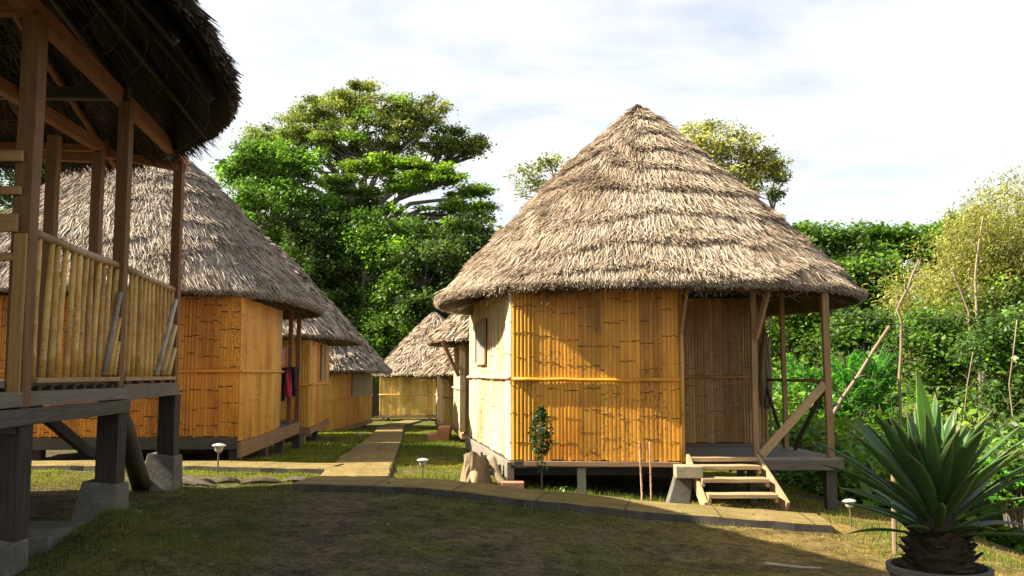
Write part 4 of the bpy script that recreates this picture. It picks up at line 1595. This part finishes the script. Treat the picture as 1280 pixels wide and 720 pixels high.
# flat topped umbrella tree
dome = []
for (x, y, w, h, n) in ((420, 228, 70, 18, 13), (455, 210, 80, 20, 16), (490, 202, 80, 18, 16), (525, 208, 80, 18, 16), (555, 222, 70, 20, 14), (585, 240, 60, 20, 12), (605, 258, 44, 18, 9), (500, 235, 90, 20, 12), (440, 240, 60, 18, 9), (560, 262, 90, 28, 14), (600, 275, 46, 20, 7), (520, 225, 110, 16, 16)):
    dome.append(L(x, y, 76, w, h, n))
tree('flat topped umbrella tree with lime green canopy and open dark branches, before the tallest tree', foot(470, 76), at(462, 290, 76), dome + [L(450, 262, 76, 90, 40, 14), L(560, 290, 76, 110, 40, 18), L(500, 280, 76, 100, 50, 12)], LIME, 0.30, 130, 0.75, 0.5, 4, 0.9, group=GL, flat=0.35, shell=0.7)
# bright bushy tree left
tree('vivid bright green bushy tree right of the near thatch eave', foot(340, 74), at(335, 330, 74),
     [L(330, 200, 74, 90, 60, 32), L(300, 225, 74, 80, 60, 30), L(370, 215, 74, 70, 60, 28), L(335, 260, 74, 130, 80, 50), L(385, 270, 74, 70, 80, 26), L(290, 265, 74, 60, 60, 18), L(360, 320, 74, 100, 80, 40)], VIVID, 0.34, 85, 0.8, 0.45, 5, group=GL)
specs = [
    ('dark leafy tree behind the roof of the far left hut', 430, 73, [(430, 330, 90, 80, 40), (410, 370, 90, 90, 40), (450, 390, 100, 90, 40), (425, 290, 60, 50, 18)], DEEP + VIVID[2:], 0.30),
    ('bright leaved bush tree with lit top, below the umbrella canopy', 455, 72, [(460, 290, 80, 60, 30), (475, 330, 90, 80, 34), (445, 310, 60, 60, 18), (500, 350, 60, 60, 20)], VIVID, 0.30),
    ('dense dark tree above the farthest hut roof', 540, 70, [(530, 340, 100, 90, 44), (560, 380, 110, 90, 44), (520, 400, 100, 80, 36), (575, 330, 70, 70, 24)], DEEP, 0.32),
    ('mid green leafy tree left of the farthest hut roof peak', 490, 71, [(490, 400, 90, 80, 40), (470, 430, 90, 70, 32), (500, 370, 60, 60, 22)], DEEP + VIVID, 0.27),
    ('broad dark green tree closing the gap below the umbrella branches', 520, 73, [(510, 300, 90, 60, 30), (550, 320, 90, 70, 34), (480, 330, 80, 70, 26), (535, 360, 100, 80, 34), (590, 320, 60, 60, 20)], DEEP + VIVID[2:], 0.30),
    ('leafy tree rising between the bright bushy tree and the umbrella branches', 408, 77, [(410, 270, 70, 60, 24), (430, 300, 80, 70, 28), (400, 330, 80, 80, 28)], DEEP + VIVID, 0.28),
    ('dark tree filling the gap between left huts', 385, 72, [(385, 330, 80, 100, 36), (400, 390, 80, 90, 34), (370, 290, 70, 60, 22)], DEEP, 0.30),
    ('dark crowned tree at the left edge of the big thatched roof', 600, 72, [(590, 310, 70, 60, 26), (610, 350, 90, 90, 38), (585, 290, 60, 40, 16)], DEEP, 0.33),
    ('slim bright leaved tree before the dark grove', 497, 70, [(497, 320, 40, 50, 12), (505, 345, 46, 60, 14), (490, 370, 46, 60, 14), (500, 410, 70, 60, 20), (488, 450, 80, 70, 22)], LIME[:1] + VIVID, 0.26),
    ('bluish green tree seen through the porch posts at far left', 60, 58, [(60, 225, 90, 60, 30), (20, 250, 100, 90, 34), (95, 235, 70, 60, 22), (60, 290, 130, 90, 34), (140, 260, 90, 80, 24)], [(0.045, 0.078, 0.040), (0.06, 0.095, 0.045), (0.035, 0.065, 0.035)], 0.30),
    ('round green tree behind the orange hut roof', 240, 60, [(235, 280, 100, 80, 34), (200, 300, 100, 90, 30), (275, 290, 70, 70, 22)], VIVID + DEEP, 0.30),
]
for i, (lab, x, Y, lb, pal, lf) in enumerate(specs):
    y0 = sum(b[1] for b in lb) / len(lb)
    tree(lab, foot(x, Y), at(x, y0 + 30, Y), [L(a, b, Y, w, h, n) for (a, b, w, h, n) in lb], pal, lf, 85, 0.75, 0.35, 20 + i, group=GL)

for (lab, x, Y, lb, pal) in (
        ('low dark shrub at the foot of the grove behind the left hut roofs', 415, 70, [(400, 420, 70, 60, 26), (430, 440, 80, 60, 26), (410, 460, 80, 50, 20)], DEEP + VIVID[2:]),
        ('low green shrub at the foot of the grove left of the farthest hut', 465, 71, [(455, 430, 70, 60, 26), (480, 450, 70, 60, 24), (450, 470, 60, 40, 16)], DEEP + VIVID),
        ('green shrub filling the foot of the grove above the farthest roof', 515, 75, [(505, 420, 80, 70, 30), (535, 400, 80, 70, 30), (575, 400, 70, 80, 24)], DEEP + VIVID[2:])):
    tree(lab, foot(x, Y), at(x, 470, Y), [L(a, b, Y, w, h, n) for (a, b, w, h, n) in lb], pal, 0.28, 85, 0.75, 0.15, 900 + x, group=GL, name='shrub', cat='shrub')

# behind the big hut
tree('sparse airy tree top showing over the left slope of the big thatched roof', foot(690, 55), at(700, 260, 55),
     [L(660, 215, 55, 50, 24, 10), L(690, 205, 55, 40, 24, 9), L(670, 232, 55, 60, 20, 9), L(720, 230, 55, 50, 40, 10), L(652, 240, 55, 20, 14, 3)], OLIVE, 0.22, 42, 0.55, 0.22, 41, group=GR, bark=BARK_PALE)
tree('yellowish dry leaved tree top rising behind the right slope of the big thatched roof', foot(900, 50), at(895, 260, 50),
     [L(885, 190, 50, 70, 60, 30), L(930, 190, 50, 80, 60, 32), L(955, 215, 50, 60, 50, 24), L(900, 160, 50, 40, 24, 8), L(920, 230, 50, 110, 60, 34), L(870, 160, 50, 30, 16, 5)], YELLOW, 0.20, 70, 0.5, 0.28, 42, group=GR, bark=BARK_PALE)
tree('dark green clump of leaves right of the yellowish tree top', foot(972, 52), at(970, 260, 52),
     [L(975, 212, 52, 34, 30, 10), L(965, 240, 52, 50, 30, 10), L(984, 222, 52, 22, 16, 4)], DEEP + OLIVE, 0.2, 50, 0.4, 0.18, 43, group=GR)
rspecs = [
    ('round crowned green tree nearest the right eave of the big roof', 1030, 58, [(1020, 300, 70, 40, 24), (1050, 310, 80, 50, 28), (1010, 330, 80, 60, 26), (1045, 350, 90, 60, 28)], VIVID + LIME + DEEP, 0.28),
    ('wide green tree on the right skyline between round crowns', 1100, 60, [(1085, 300, 70, 36, 24), (1120, 302, 70, 40, 24), (1100, 325, 110, 50, 34), (1140, 315, 60, 40, 18)], VIVID, 0.30),
    ('green tree at the right skyline touching the olive bamboo', 1175, 60, [(1165, 298, 60, 36, 20), (1190, 305, 70, 50, 22), (1160, 330, 90, 60, 28), (1215, 290, 60, 60, 20)], VIVID + LIME, 0.30),
    ('dark shaded tree at the centre of the right forest', 1085, 46, [(1070, 350, 80, 60, 28), (1110, 355, 80, 60, 28), (1090, 390, 110, 70, 34)], DEEP + VIVID, 0.26),
    ('lime green tree behind the thin porch post', 1000, 40, [(990, 400, 80, 80, 30), (1020, 420, 80, 80, 28), (960, 430, 70, 80, 22), (1000, 460, 110, 70, 28)], VIVID + LIME, 0.24),
    ('broad leafy tree between the porch and the bare leaning trunk', 1080, 36, [(1065, 430, 80, 70, 28), (1100, 430, 80, 80, 28), (1080, 480, 110, 80, 32)], VIVID + DEEP, 0.22),
    ('dark leafy tree behind the potted plant', 1170, 33, [(1150, 430, 90, 80, 30), (1190, 450, 90, 90, 30), (1160, 500, 110, 80, 30)], DEEP + VIVID, 0.20),
    ('dark undergrown tree at the right edge of the picture', 1255, 30, [(1240, 450, 90, 80, 30), (1280, 430, 90, 90, 28), (1260, 510, 120, 90, 34)], DEEP + VIVID, 0.19),
    ('light green tree over the right edge below the olive bamboo', 1225, 38, [(1215, 400, 90, 70, 24), (1260, 390, 90, 80, 26), (1190, 420, 70, 60, 18)], OLIVE + VIVID, 0.22),
]
for i, (lab, x, Y, lb, pal, lf) in enumerate(rspecs):
    y0 = sum(b[1] for b in lb) / len(lb)
    tree(lab, foot(x, Y), at(x, y0 + 30, Y), [L(a, b, Y, w, h, n) for (a, b, w, h, n) in lb], pal, lf, 85, 0.62, 0.25, 60 + i, group=GR)


# feathery olive bamboo clumps at the right
def bamboo_clump(label, x, Y, tops, seed, pal=YELLOW, leaf=0.2, per=640):
    rng = np.random.default_rng(seed)
    pr = random.Random(seed)
    b = foot(x, Y)
    o = thing('bamboo_clump', b, label, 'bamboo', 'feathery bamboo on the right')
    mb = MB()
    Ps = []
    Cs = []
    Ds = []
    for (tx, ty, dY) in tops:
        e = Vector(at(tx, ty, Y + dY))
        s = Vector(b) + Vector((pr.uniform(-.8, .8), pr.uniform(-.8, .8), -0.2))
        pts = []
        for k in range(9):
            t = k / 8
            q = s + (e - s) * t
            q.x = s.x + (e.x - s.x) * t ** 1.7
            q.y = s.y + (e.y - s.y) * t ** 1.7
            q.z = s.z + (e.z - s.z) * (1 - (1 - t) ** 1.5)
            pts.append(q)
        mb.tube(pts, [0.045 * (1 - 0.85 * k / 8) for k in range(9)], 6, (0.8, 0.75, 0.55), cap=False)
        # plumes hanging from the upper part
        for k in range(3, 9):
            for m in range(5):
                c = pts[k] + Vector((pr.uniform(-.7, .7), pr.uniform(-.7, .7), pr.uniform(-.4, .4)))
                n = per // 20
                d = Vector((pr.uniform(-1, 1), pr.uniform(-1, 1), -0.4)).normalized()
                tt = rng.uniform(0, 1, (n, 1))
                P = np.array(c) + tt * np.array(d) * 1.2 + rng.normal(0, 0.22, (n, 3)) - np.array([0, 0, 0.35]) * tt ** 2
                Ps.append(P)
                Ds.append(np.tile(np.array([d.x, d.y, -0.8]), (n, 1)))
                Cs.append(pal_cols(rng, n, pal) * pr.uniform(0.75, 1.2))
    P = np.concatenate(Ps)
    V, Fc, Cv = leaf_cards(P, np.full(len(P), leaf), rng, np.concatenate(Cs), 0.28, 0.3, direction=np.concatenate(Ds))
    np_mesh('foliage', V, Fc, [LEAF_DRY], o, Cv)
    mb.build('culms', [BARK_PALE], o, smooth=True)
    return o


pr = random.Random(77)
for i, (lab, x, Y, box, cnt) in enumerate((
        ('tall feathery olive bamboo clump against the sky at the right edge', 1275, 40, (1215, 1330, 200, 330), 46),
        ('feathery olive bamboo clump sloping down left of the tallest bamboo', 1215, 41, (1165, 1260, 255, 390), 40),
        ('lower feathery yellow bamboo clump behind the pale bare trunk', 1165, 42, (1120, 1200, 320, 420), 28))):
    tops = []
    for k in range(cnt):
        tx = pr.uniform(box[0], box[1])
        lim = 190 + max(0, (1280 - tx)) * 0.92
        ty = max(lim, pr.uniform(box[2], box[3])) + pr.uniform(0, 16)
        tops.append((tx, ty, pr.uniform(-2, 2)))
    bamboo_clump(lab, x, Y, tops, 300 + i, YELLOW + OLIVE[:1])

# bare leaning trunks in front of the forest
for (lab, pts, Y, r) in (
        ('bare pale trunk kinked halfway, leaning before the right forest', ((1118, 560), (1122, 470), (1127, 405), (1122, 388), (1138, 358), (1152, 325)), 19, 0.075),
        ('bare pale trunk standing high in the olive bamboo', ((1222, 350), (1228, 310), (1236, 268)), 37, 0.12),
        ('short broken trunk leaning left of the olive bamboo', ((1212, 390), (1202, 360), (1192, 335)), 36, 0.11),
        ('thin pale trunk at the right picture edge', ((1262, 560), (1258, 480), (1272, 400)), 27, 0.06),
        ('dead log leaning across the bushes behind the porch', ((1030, 530), (1072, 468), (1112, 408)), 21, 0.12),
        ('slender bare trunk inside the dark bushes behind the potted plant', ((1195, 600), (1200, 520), (1215, 440)), 27, 0.05),
        ('bare twin stem beside the porch brace', ((962, 600), (960, 520), (963, 395)), 20, 0.06)):
    P = [Vector(at(x, y, Y)) for (x, y) in pts]
    if P[0].z < 1.2 or True:
        q = P[0]
        bx = (q.x, q.y, gz(q.x, q.y) - 0.2)
        if q.z - bx[2] > 0.3:
            P = [Vector(bx)] + P
    o = thing('bare_trunk', tuple(P[0]), lab, 'trunk')
    P2 = []
    for a, b in zip(P[:-1], P[1:]):
        P2 += [a, (a + b) / 2 + Vector((pr.uniform(-.03, .03), 0, pr.uniform(-.03, .03)))]
    P2.append(P[-1])
    n = len(P2)
    mb = MB()
    mb.tube(P2, [0.5 * r * (1 - 0.5 * k / n) * pr.uniform(0.9, 1.12) for k in range(n)], 8, (0.6, 0.54, 0.46))
    mb.build('stem', [BARK_PALE], o, smooth=True)
    for k in range(6):
        tw = MB()
        t = pr.uniform(0.45, 0.97) * (n - 1)
        i = min(n - 2, int(t))
        q = P2[i] + (P2[i + 1] - P2[i]) * (t - i)
        d = Vector((pr.uniform(-1, 1), pr.uniform(-1, 1), pr.uniform(0.2, 1.1))).normalized() * pr.uniform(0.25, 0.8) * Y / 24
        tw.tube([q, q + d * 0.5 + Vector((0, 0, 0.04)), q + d + Vector((pr.uniform(-.1, .1), 0, -0.02))], [r * 0.16, r * 0.11, r * 0.05], 5, (0.5, 0.45, 0.38))
        tw.build('twig', [BARK_PALE], o, smooth=True)

# pole next to the potted plant
mb = MB()
X = PX(1109, 10.5)
mb.tube([(X - 0.01, 10.5, gz(X, 10.5) - 0.1), (X, 10.5, 0.2), (X + 0.01, 10.5, PZ(590, 10.5))], 0.03, 8)
mb.c = [(0.55, 0.47, 0.38)] * len(mb.v)
tag(mb.build('wooden_pole', [BARK_PALE], None), 'short pale upright pole behind the potted plant', 'pole')


# ferny bright bushes and undergrowth on the right bank
FERN_ = [(0.085, 0.23, 0.03), (0.11, 0.26, 0.04)]


def undergrowth():
    rng = np.random.default_rng(8)
    Sz = []
    Ps = []
    Cs = []
    for k in range(2300):
        Y = rng.uniform(15.5, 44)
        x = rng.uniform(930, 1400)
        X = PX(x, Y)
        if X < 5.9 or (X < 8 and Y < 15):
            continue
        h = rng.uniform(0.2, 1.0) * (1.2 + 2.8 * sm(16, 30, Y))
        z = gz(X, Y) + h * rng.uniform(0.1, 1)
        n = int(rng.uniform(50, 110))
        s = rng.uniform(0.25, 0.6)
        Ps.append(np.array([X, Y, z]) + rng.normal(0, 1, (n, 3)) * np.array([s, s, s * 0.6]))
        pal = (VIVID, FERN_, DEEP, LIME, LIME)[rng.integers(0, 5)]
        Cs.append(pal_cols(rng, n, pal) * rng.uniform(0.7, 1.35))
        Sz.append(np.full(n, 0.16 * rng.uniform(0.5, 1.9)))
    P = np.concatenate(Ps)
    V, Fc, Cv = leaf_cards(P, np.concatenate(Sz), rng, np.concatenate(Cs), 0.5, 0.7)
    o = np_mesh('undergrowth', V, Fc, [LEAF], None, Cv)
    tag(o, 'tangled green undergrowth covering the right bank', 'undergrowth', kind='stuff')


undergrowth()


def back_wood():
    """far wood closing the view between the nearer trees"""
    rng = np.random.default_rng(18)
    Ps = []
    Cs = []
    for k in range(2600):
        Y = rng.uniform(84, 112)
        x = rng.uniform(-320, 1650)
        X = PX(x, Y)
        top = 15 + 5 * vnoise(np.array(X / 9.0), np.array(Y / 15.0), 4)
        if 620 < x < 1150:
            top = 11 + 4 * vnoise(np.array(X / 9.0), np.array(Y / 15.0), 4)
        z = gz(X, Y) + top * rng.uniform(0.02, 1) ** 0.7
        n = 55
        s = rng.uniform(0.9, 1.8)
        Ps.append(np.array([X, Y, z]) + rng.normal(0, 1, (n, 3)) * np.array([s, s, s * 0.7]))
        pal = (DEEP, DEEP, VIVID, OLIVE)[rng.integers(0, 4)]
        Cs.append(pal_cols(rng, n, pal) * rng.uniform(0.7, 1.2))
    P = np.concatenate(Ps)
    V, Fc, Cv = leaf_cards(P, np.full(len(P), 0.75), rng, np.concatenate(Cs), 0.6, 0.6)
    o = np_mesh('forest', V, Fc, [LEAF], None, Cv)
    tag(o, 'far dark green wood closing the view behind the trees', 'forest', kind='stuff')


back_wood()


def fern_bush(label, x, y, Y, w, h, seed, pal):
    """bush of pinnate fronds"""
    rng = np.random.default_rng(seed)
    pr = random.Random(seed)
    c = Vector(at(x, y, Y))
    b = (c.x, c.y, gz(c.x, c.y))
    o = thing('fern_bush', b, label, 'bush', 'ferny bushes below the porch')
    s = Y / F
    Ps, Ds, Cs = [], [], []
    mb = MB()
    for k in range(80):
        a = pr.uniform(0, 6.28)
        r0 = pr.uniform(0, 0.25)
        hz = h * s * pr.uniform(0.35, 1.0)
        st = Vector((b[0] + r0 * math.cos(a), b[1] + r0 * math.sin(a), max(b[2], c.z - h * s * 0.5 - 0.1)))
        rr = w * s / 2 * pr.uniform(0.4, 1.0)
        en = Vector((c.x + rr * math.cos(a), c.y + rr * math.sin(a) * 0.7, c.z - h * s / 2 + hz))
        md = (st + en) / 2 + Vector((0, 0, hz * 0.25))
        mb.tube([st, md, en], [0.015, 0.01, 0.005], 4, cap=False)
        d = (en - md).normalized()
        sd = d.cross(Vector((0, 0, 1))).normalized()
        cl = pal_cols(rng, 1, pal)[0] * pr.uniform(0.8, 1.2)
        for j in range(22):
            t = j / 21
            q = md + (en - md) * t - Vector((0, 0, 0.12 * t * t))
            for sg in (-1, 1):
                for e in (0.07, 0.16, 0.25):
                    Ps.append(q + sd * sg * e * (1 - 0.6 * t) - Vector((0, 0, e * 0.3)))
                    Ds.append(sd * sg + d * 0.4)
                    Cs.append(cl)
    P = np.array(Ps)
    V, Fc, Cv = leaf_cards(P, np.full(len(P), 0.11), rng, np.array(Cs) * rng.uniform(0.8, 1.2, (len(Cs), 1)), 0.42, 1.6, direction=np.array(Ds))
    np_mesh('foliage', V, Fc, [LEAF], o, Cv)
    mb.build('stems', [BARK], o)


FERN = [(0.10, 0.30, 0.04), (0.14, 0.36, 0.055), (0.075, 0.23, 0.03)]
fern_bush('bright green ferny bush right of the porch corner post', 1075, 490, 22.6, 110, 120, 1, FERN)
fern_bush('bright green ferny bush seen through the porch between thin post and brace', 1008, 500, 23.4, 100, 130, 2, FERN)
fern_bush('light ferny bush just left of the potted plant leaves', 1115, 545, 21.5, 80, 90, 3, FERN + LIME)
fern_bush('ferny bush at the bank right of the potted plant', 1268, 600, 13.0, 90, 90, 4, FERN + VIVID)


# sapling in front of the golden wall
def sapling():
    rng = np.random.default_rng(5)
    x, y = PX(676, 12.85), 13.35
    x = PX(676, y)
    g = gz(x, y)
    o = thing('sapling', (x, y, g), 'small dark leafy sapling standing before the golden bamboo wall', 'sapling')
    mb = MB()
    mb.tube([(x, y, g - 0.05), (x + 0.01, y, g + 0.4), (x - 0.01, y, g + 0.8), (x, y, g + 1.25)], [0.016, 0.014, 0.011, 0.005], 7)
    mb.build('stem', [BARK], o, smooth=True)
    P = []
    for k in range(800):
        t = rng.uniform(0, 1)
        z = 0.62 + 0.66 * t
        r = 0.15 * math.sin(math.pi * min(1, 0.15 + 0.85 * t) * 0.98) + 0.03
        a = rng.uniform(0, 6.28)
        q = r * math.sqrt(rng.uniform(0, 1))
        P.append((x + q * math.cos(a), y + q * math.sin(a), g + z))
    for k in range(60):
        a = rng.uniform(0, 6.28)
        q = rng.uniform(0, 0.09)
        P.append((x + q * math.cos(a), y + q * math.sin(a), g + rng.uniform(0.38, 0.65)))
    P = np.array(P)
    V, Fc, Cv = leaf_cards(P, np.full(len(P), 0.062), rng, pal_cols(rng, len(P), [(0.018, 0.045, 0.012), (0.03, 0.06, 0.018), (0.04, 0.075, 0.02)]), 0.5, 0.4)
    np_mesh('foliage', V, Fc, [LEAF], o, Cv)


sapling()


# small leafy weeds by the stump
def weed(label, x, y, h, seed, group='weeds by the huts'):
    rng = np.random.default_rng(seed)
    g = gz(x, y)
    V = []
    C = []
    n = 26
    P = np.stack([x + rng.normal(0, h * 0.35, n), y + rng.normal(0, h * 0.3, n), g + rng.uniform(0.15, 1, n) * h], -1)
    V, Fc, Cv = leaf_cards(P, np.full(n, h * 0.55), rng, pal_cols(rng, n, [(0.09, 0.20, 0.03), (0.12, 0.24, 0.05)]), 0.35, 0.5)
    o = np_mesh('weed', V, Fc, [LEAF], None, Cv)
    tag(o, label, 'weed', group)


weed('leafy green weed growing between the stump root and the hut corner', 0.0 - 0.12, 14.45, 0.24, 1)
weed('low green weed on the lawn before the orange hut corner', -4.3, 16.9, 0.16, 2)
weed('low green weed under the golden front wall', 0.75, 13.8, 0.12, 3)


# ================================================================== POTTED SWORD PLANT
def potted():
    Y = 5.5
    X = PX(1161, Y)
    zt = PZ(701, Y)
    g = gz(X, Y)
    pt = thing('plant_pot', (X, Y, g), 'round dark concrete pot at the bottom right corner', 'pot')
    mb = MB()
    hh = zt - g
    prof = [(0.20, 0.0), (0.25, hh * 0.5), (0.27, hh - 0.05), (0.288, hh - 0.035), (0.29, hh), (0.262, hh + 0.004), (0.25, hh - 0.05)]
    mb.lathe(prof, (X, Y, g), 40, (0.7, 0.66, 0.62))
    mb.build('pot_body', [CONC], pt, smooth=False)
    mb = MB()
    mb.lathe([(0.252, hh - 0.055), (0.251, hh - 0.045)], (X, Y, g), 24, (0.06, 0.045, 0.03))
    mb.build('soil', [CLOTH], pt)
    o = thing('sword_leaf_plant', (X, Y, zt - 0.05), 'large dark green plant of long sword leaves growing in the round pot', 'plant')
    rng = random.Random(21)
    # stem with old leaf bases
    mb = MB()
    mb.lathe([(0.15, -0.03), (0.17, 0.08), (0.15, 0.2), (0.09, 0.36), (0.05, 0.5)], (X, Y, zt - 0.04), 14, (0.05, 0.04, 0.025))
    for k in range(90):
        a = k * 2.39996
        t = k / 90
        z = zt - 0.04 + 0.02 + 0.24 * t
        r = 0.185 * (1 - 0.25 * t)
        L_ = rng.uniform(0.09, 0.16)
        d = Vector((math.cos(a), math.sin(a), 0))
        sd = Vector((-math.sin(a), math.cos(a), 0))
        p = Vector((X, Y, z)) + d * r * 0.75
        q = p + d * L_ * 0.7 + Vector((0, 0, L_ * rng.uniform(-0.1, 0.55)))
        w = rng.uniform(0.035, 0.06)
        vs = [p - sd * w, p + sd * w, q + sd * w * 0.55, q - sd * w * 0.55, p - sd * w - Vector((0, 0, .02)), p + sd * w - Vector((0, 0, .02))]
        cc = rng.uniform(0.6, 1.5)
        mb.add(vs, [(0, 1, 2, 3), (4, 3, 2, 5), (0, 3, 4), (1, 5, 2)], (0.075 * cc, 0.055 * cc, 0.03 * cc), [(v.x, v.y, v.z) for v in vs])
    mb.build('stem', [CLOTH], o)

    def leaf(a, elev, L_, w, droop, z0, col, fold=0.35):
        n = 14
        vs = []
        us = []
        fs = []
        p = Vector((X + 0.04 * math.cos(a), Y + 0.04 * math.sin(a), z0))
        e = elev
        step = L_ / n
        sd = Vector((-math.sin(a), math.cos(a), 0))
        tw = rng.uniform(-0.45, 0.45)
        tipb = rng.uniform(0.78, 0.97)
        side = rng.uniform(-0.25, 0.25)
        for k in range(n + 1):
            t = k / n
            d = Vector((math.cos(a) * math.cos(e), math.sin(a) * math.cos(e), math.sin(e)))
            nr = sd.cross(d)
            ww = w * (0.42 + 0.58 * math.sin(min(1, t / 0.55) * math.pi / 2)) if t < 0.55 else w * max(0.02, (1 - ((t - 0.55) / 0.45) ** 1.7))
            s2 = (sd * math.cos(tw * t) + nr * math.sin(tw * t))
            up = nr if nr.z > 0 else -nr
            th = 0.004
            pts = [p - s2 * ww + up * ww * fold, p - s2 * ww * 0.5 + up * ww * fold * 0.32, p, p + s2 * ww * 0.5 + up * ww * fold * 0.32, p + s2 * ww + up * ww * fold]
            for q in pts:
                vs.append(q)
                us.append((t * L_, (q - p).dot(s2), 0))
            for q in pts:
                vs.append(q - up * th)
                us.append((t * L_, (q - p).dot(s2), 0))
            p = p + d * step + sd * (side * step * t)
            e -= droop / n * (0.4 + 1.2 * t)
        for k in range(n):
            b = k * 10
            for j in range(4):
                fs.append((b + j, b + j + 1, b + 10 + j + 1, b + 10 + j))
                fs.append((b + 5 + j, b + 15 + j, b + 15 + j + 1, b + 5 + j + 1))
            fs.append((b, b + 10, b + 15, b + 5))
            fs.append((b + 4, b + 9, b + 19, b + 14))
        m = MB()
        cl = []
        for k in range(n + 1):
            t = k / n
            for q in range(10):
                j = q % 5
                e = 1.25 if j in (0, 4) else (1.12 if j == 2 else 1.0)
                b = max(0.0, (t - tipb) / (1.02 - tipb))
                y = max(0.0, 0.25 - t) * 1.6
                g_ = [col[i] * e * (0.9 + 0.2 * ((k * 7 + j * 3) % 5) / 4) for i in range(3)]
                br = (0.20, 0.14, 0.06)
                ye = (0.16, 0.20, 0.07)
                cl.append(tuple((g_[i] * (1 - y) + ye[i] * y) * (1 - b) + br[i] * b for i in range(3)))
        m.add(vs, fs, col, us)
        m.c = cl
        return m.build('leaf', [AGAVE], o, smooth=True)

    N_ = 68
    for k in range(N_):
        t = k / (N_ - 1)
        a = k * 2.39996 + 0.7
        elev = R(4 + 74 * t ** 0.66) + rng.uniform(-0.08, 0.08)
        L_ = (0.44 + 0.29 * math.sin(math.pi * min(1, t * 1.05))) * rng.uniform(0.88, 1.1)
        w = 0.044 * rng.uniform(0.8, 1.2) * (0.75 + 0.4 * t)
        dr = (0.42 - 0.26 * t) * rng.uniform(0.6, 1.3)
        z0 = zt + 0.16 + 0.24 * t
        s = rng.uniform(0.75, 1.3)
        c = (0.066 * s, 0.135 * s, 0.034 * s)
        if t < 0.25 and rng.random() < 0.25:
            c = (0.10, 0.09, 0.04)
        leaf(a, elev, L_, w, dr, z0, c)
    lf = leaf(R(100), R(87), 0.69, 0.056, -0.02, zt + 0.46, (0.19, 0.40, 0.03), 0.25)
    lf['label'] = 'bright lime green new leaf standing upright at the centre'
    leaf(R(30), R(84), 0.55, 0.04, 0.05, zt + 0.46, (0.07, 0.17, 0.035))


potted()

# ================================================================== LIGHT, SKY, CAMERA
el = R(41)
phi = R(3.5)
to_sun = Vector((-math.cos(el) * math.cos(phi), -math.cos(el) * math.sin(phi), math.sin(el)))
sd = bpy.data.lights.new('sun', 'SUN')
sd.energy = 5.0
sd.angle = R(0.5)
sd.color = (1.0, 0.91, 0.74)
so = bpy.data.objects.new('sun', sd)
COL.objects.link(so)
so.location = (-20, -5, 20)
so.rotation_euler = (-to_sun).to_track_quat('-Z', 'Y').to_euler()

w = bpy.data.worlds.new('World')
scene.world = w
w.use_nodes = True
nt = w.node_tree
for n in list(nt.nodes):
    nt.nodes.remove(n)
out = nt.nodes.new('ShaderNodeOutputWorld')
bg = nt.nodes.new('ShaderNodeBackground')
bg.inputs[1].default_value = 0.06
sky = nt.nodes.new('ShaderNodeTexSky')
sky.sky_type = 'NISHITA'
sky.sun_disc = False
sky.sun_elevation = el
sky.sun_rotation = math.atan2(to_sun.x, to_sun.y)
tc = nt.nodes.new('ShaderNodeTexCoord')
sep = nt.nodes.new('ShaderNodeSeparateXYZ')
nt.links.new(tc.outputs['Generated'], sep.inputs[0])


def M(op, a, b=None):
    n = nt.nodes.new('ShaderNodeMath')
    n.operation = op
    for i, v in enumerate((a, b)):
        if v is None:
            continue
        if isinstance(v, (int, float)):
            n.inputs[i].default_value = v
        else:
            nt.links.new(v, n.inputs[i])
    return n.outputs[0]


zz = M('MAXIMUM', sep.outputs[2], 0.0)
dn = M('ADD', zz, 0.12)
cmb = nt.nodes.new('ShaderNodeCombineXYZ')
nt.links.new(M('DIVIDE', sep.outputs[0], dn), cmb.inputs[0])
nt.links.new(M('DIVIDE', sep.outputs[1], dn), cmb.inputs[1])
c1 = noise(nt, mapping(nt, cmb.outputs[0], (1.3, 1.7, 1)), 1.0, 7, 0.58, 0.3)
c2 = noise(nt, mapping(nt, cmb.outputs[0], (0.55, 0.5, 1)), 1.0, 3, 0.5)
cov = M('ADD', M('MULTIPLY', c1, 0.75), M('MULTIPLY', c2, 0.45))
# thicker towards the horizon
cov = M('ADD', cov, M('MULTIPLY', M('SUBTRACT', 0.30, zz), 0.35))
fac = ramp(nt, cov, 0.44, 0.68, (0.34,) * 3, (1, 1, 1))
side = ramp(nt, M('ADD', M('MULTIPLY', sep.outputs[0], -2.2), -0.1), 0.0, 1.0)
fac = mixc(nt, fac, (1, 1, 1), side)
shade = ramp(nt, noise(nt, mapping(nt, cmb.outputs[0], (1.0, 1.5, 1)), 1.6, 5, 0.6), 0.3, 0.7, (5.2, 5.3, 5.5), (6.4, 6.35, 6.3))
skyc = mixc(nt, sky.outputs[0], shade, fac)
nt.links.new(skyc, bg.inputs[0])
nt.links.new(bg.outputs[0], out.inputs[0])

cd = bpy.data.cameras.new('camera')
cd.sensor_width = 36
cd.lens = 36 * F / 1280
cd.clip_end = 2000
cd.clip_start = 0.05
cam = bpy.data.objects.new('camera', cd)
COL.objects.link(cam)
cam.location = (0, 0, EYE)
cam.rotation_euler = (R(90) + math.atan(108 / F), 0, 0)
scene.camera = cam
vs_ = scene.view_settings
vs_.view_transform = 'Standard'
vs_.look = 'None'
vs_.gamma = 1
vs_.exposure = 1.75
vs_.use_curve_mapping = False
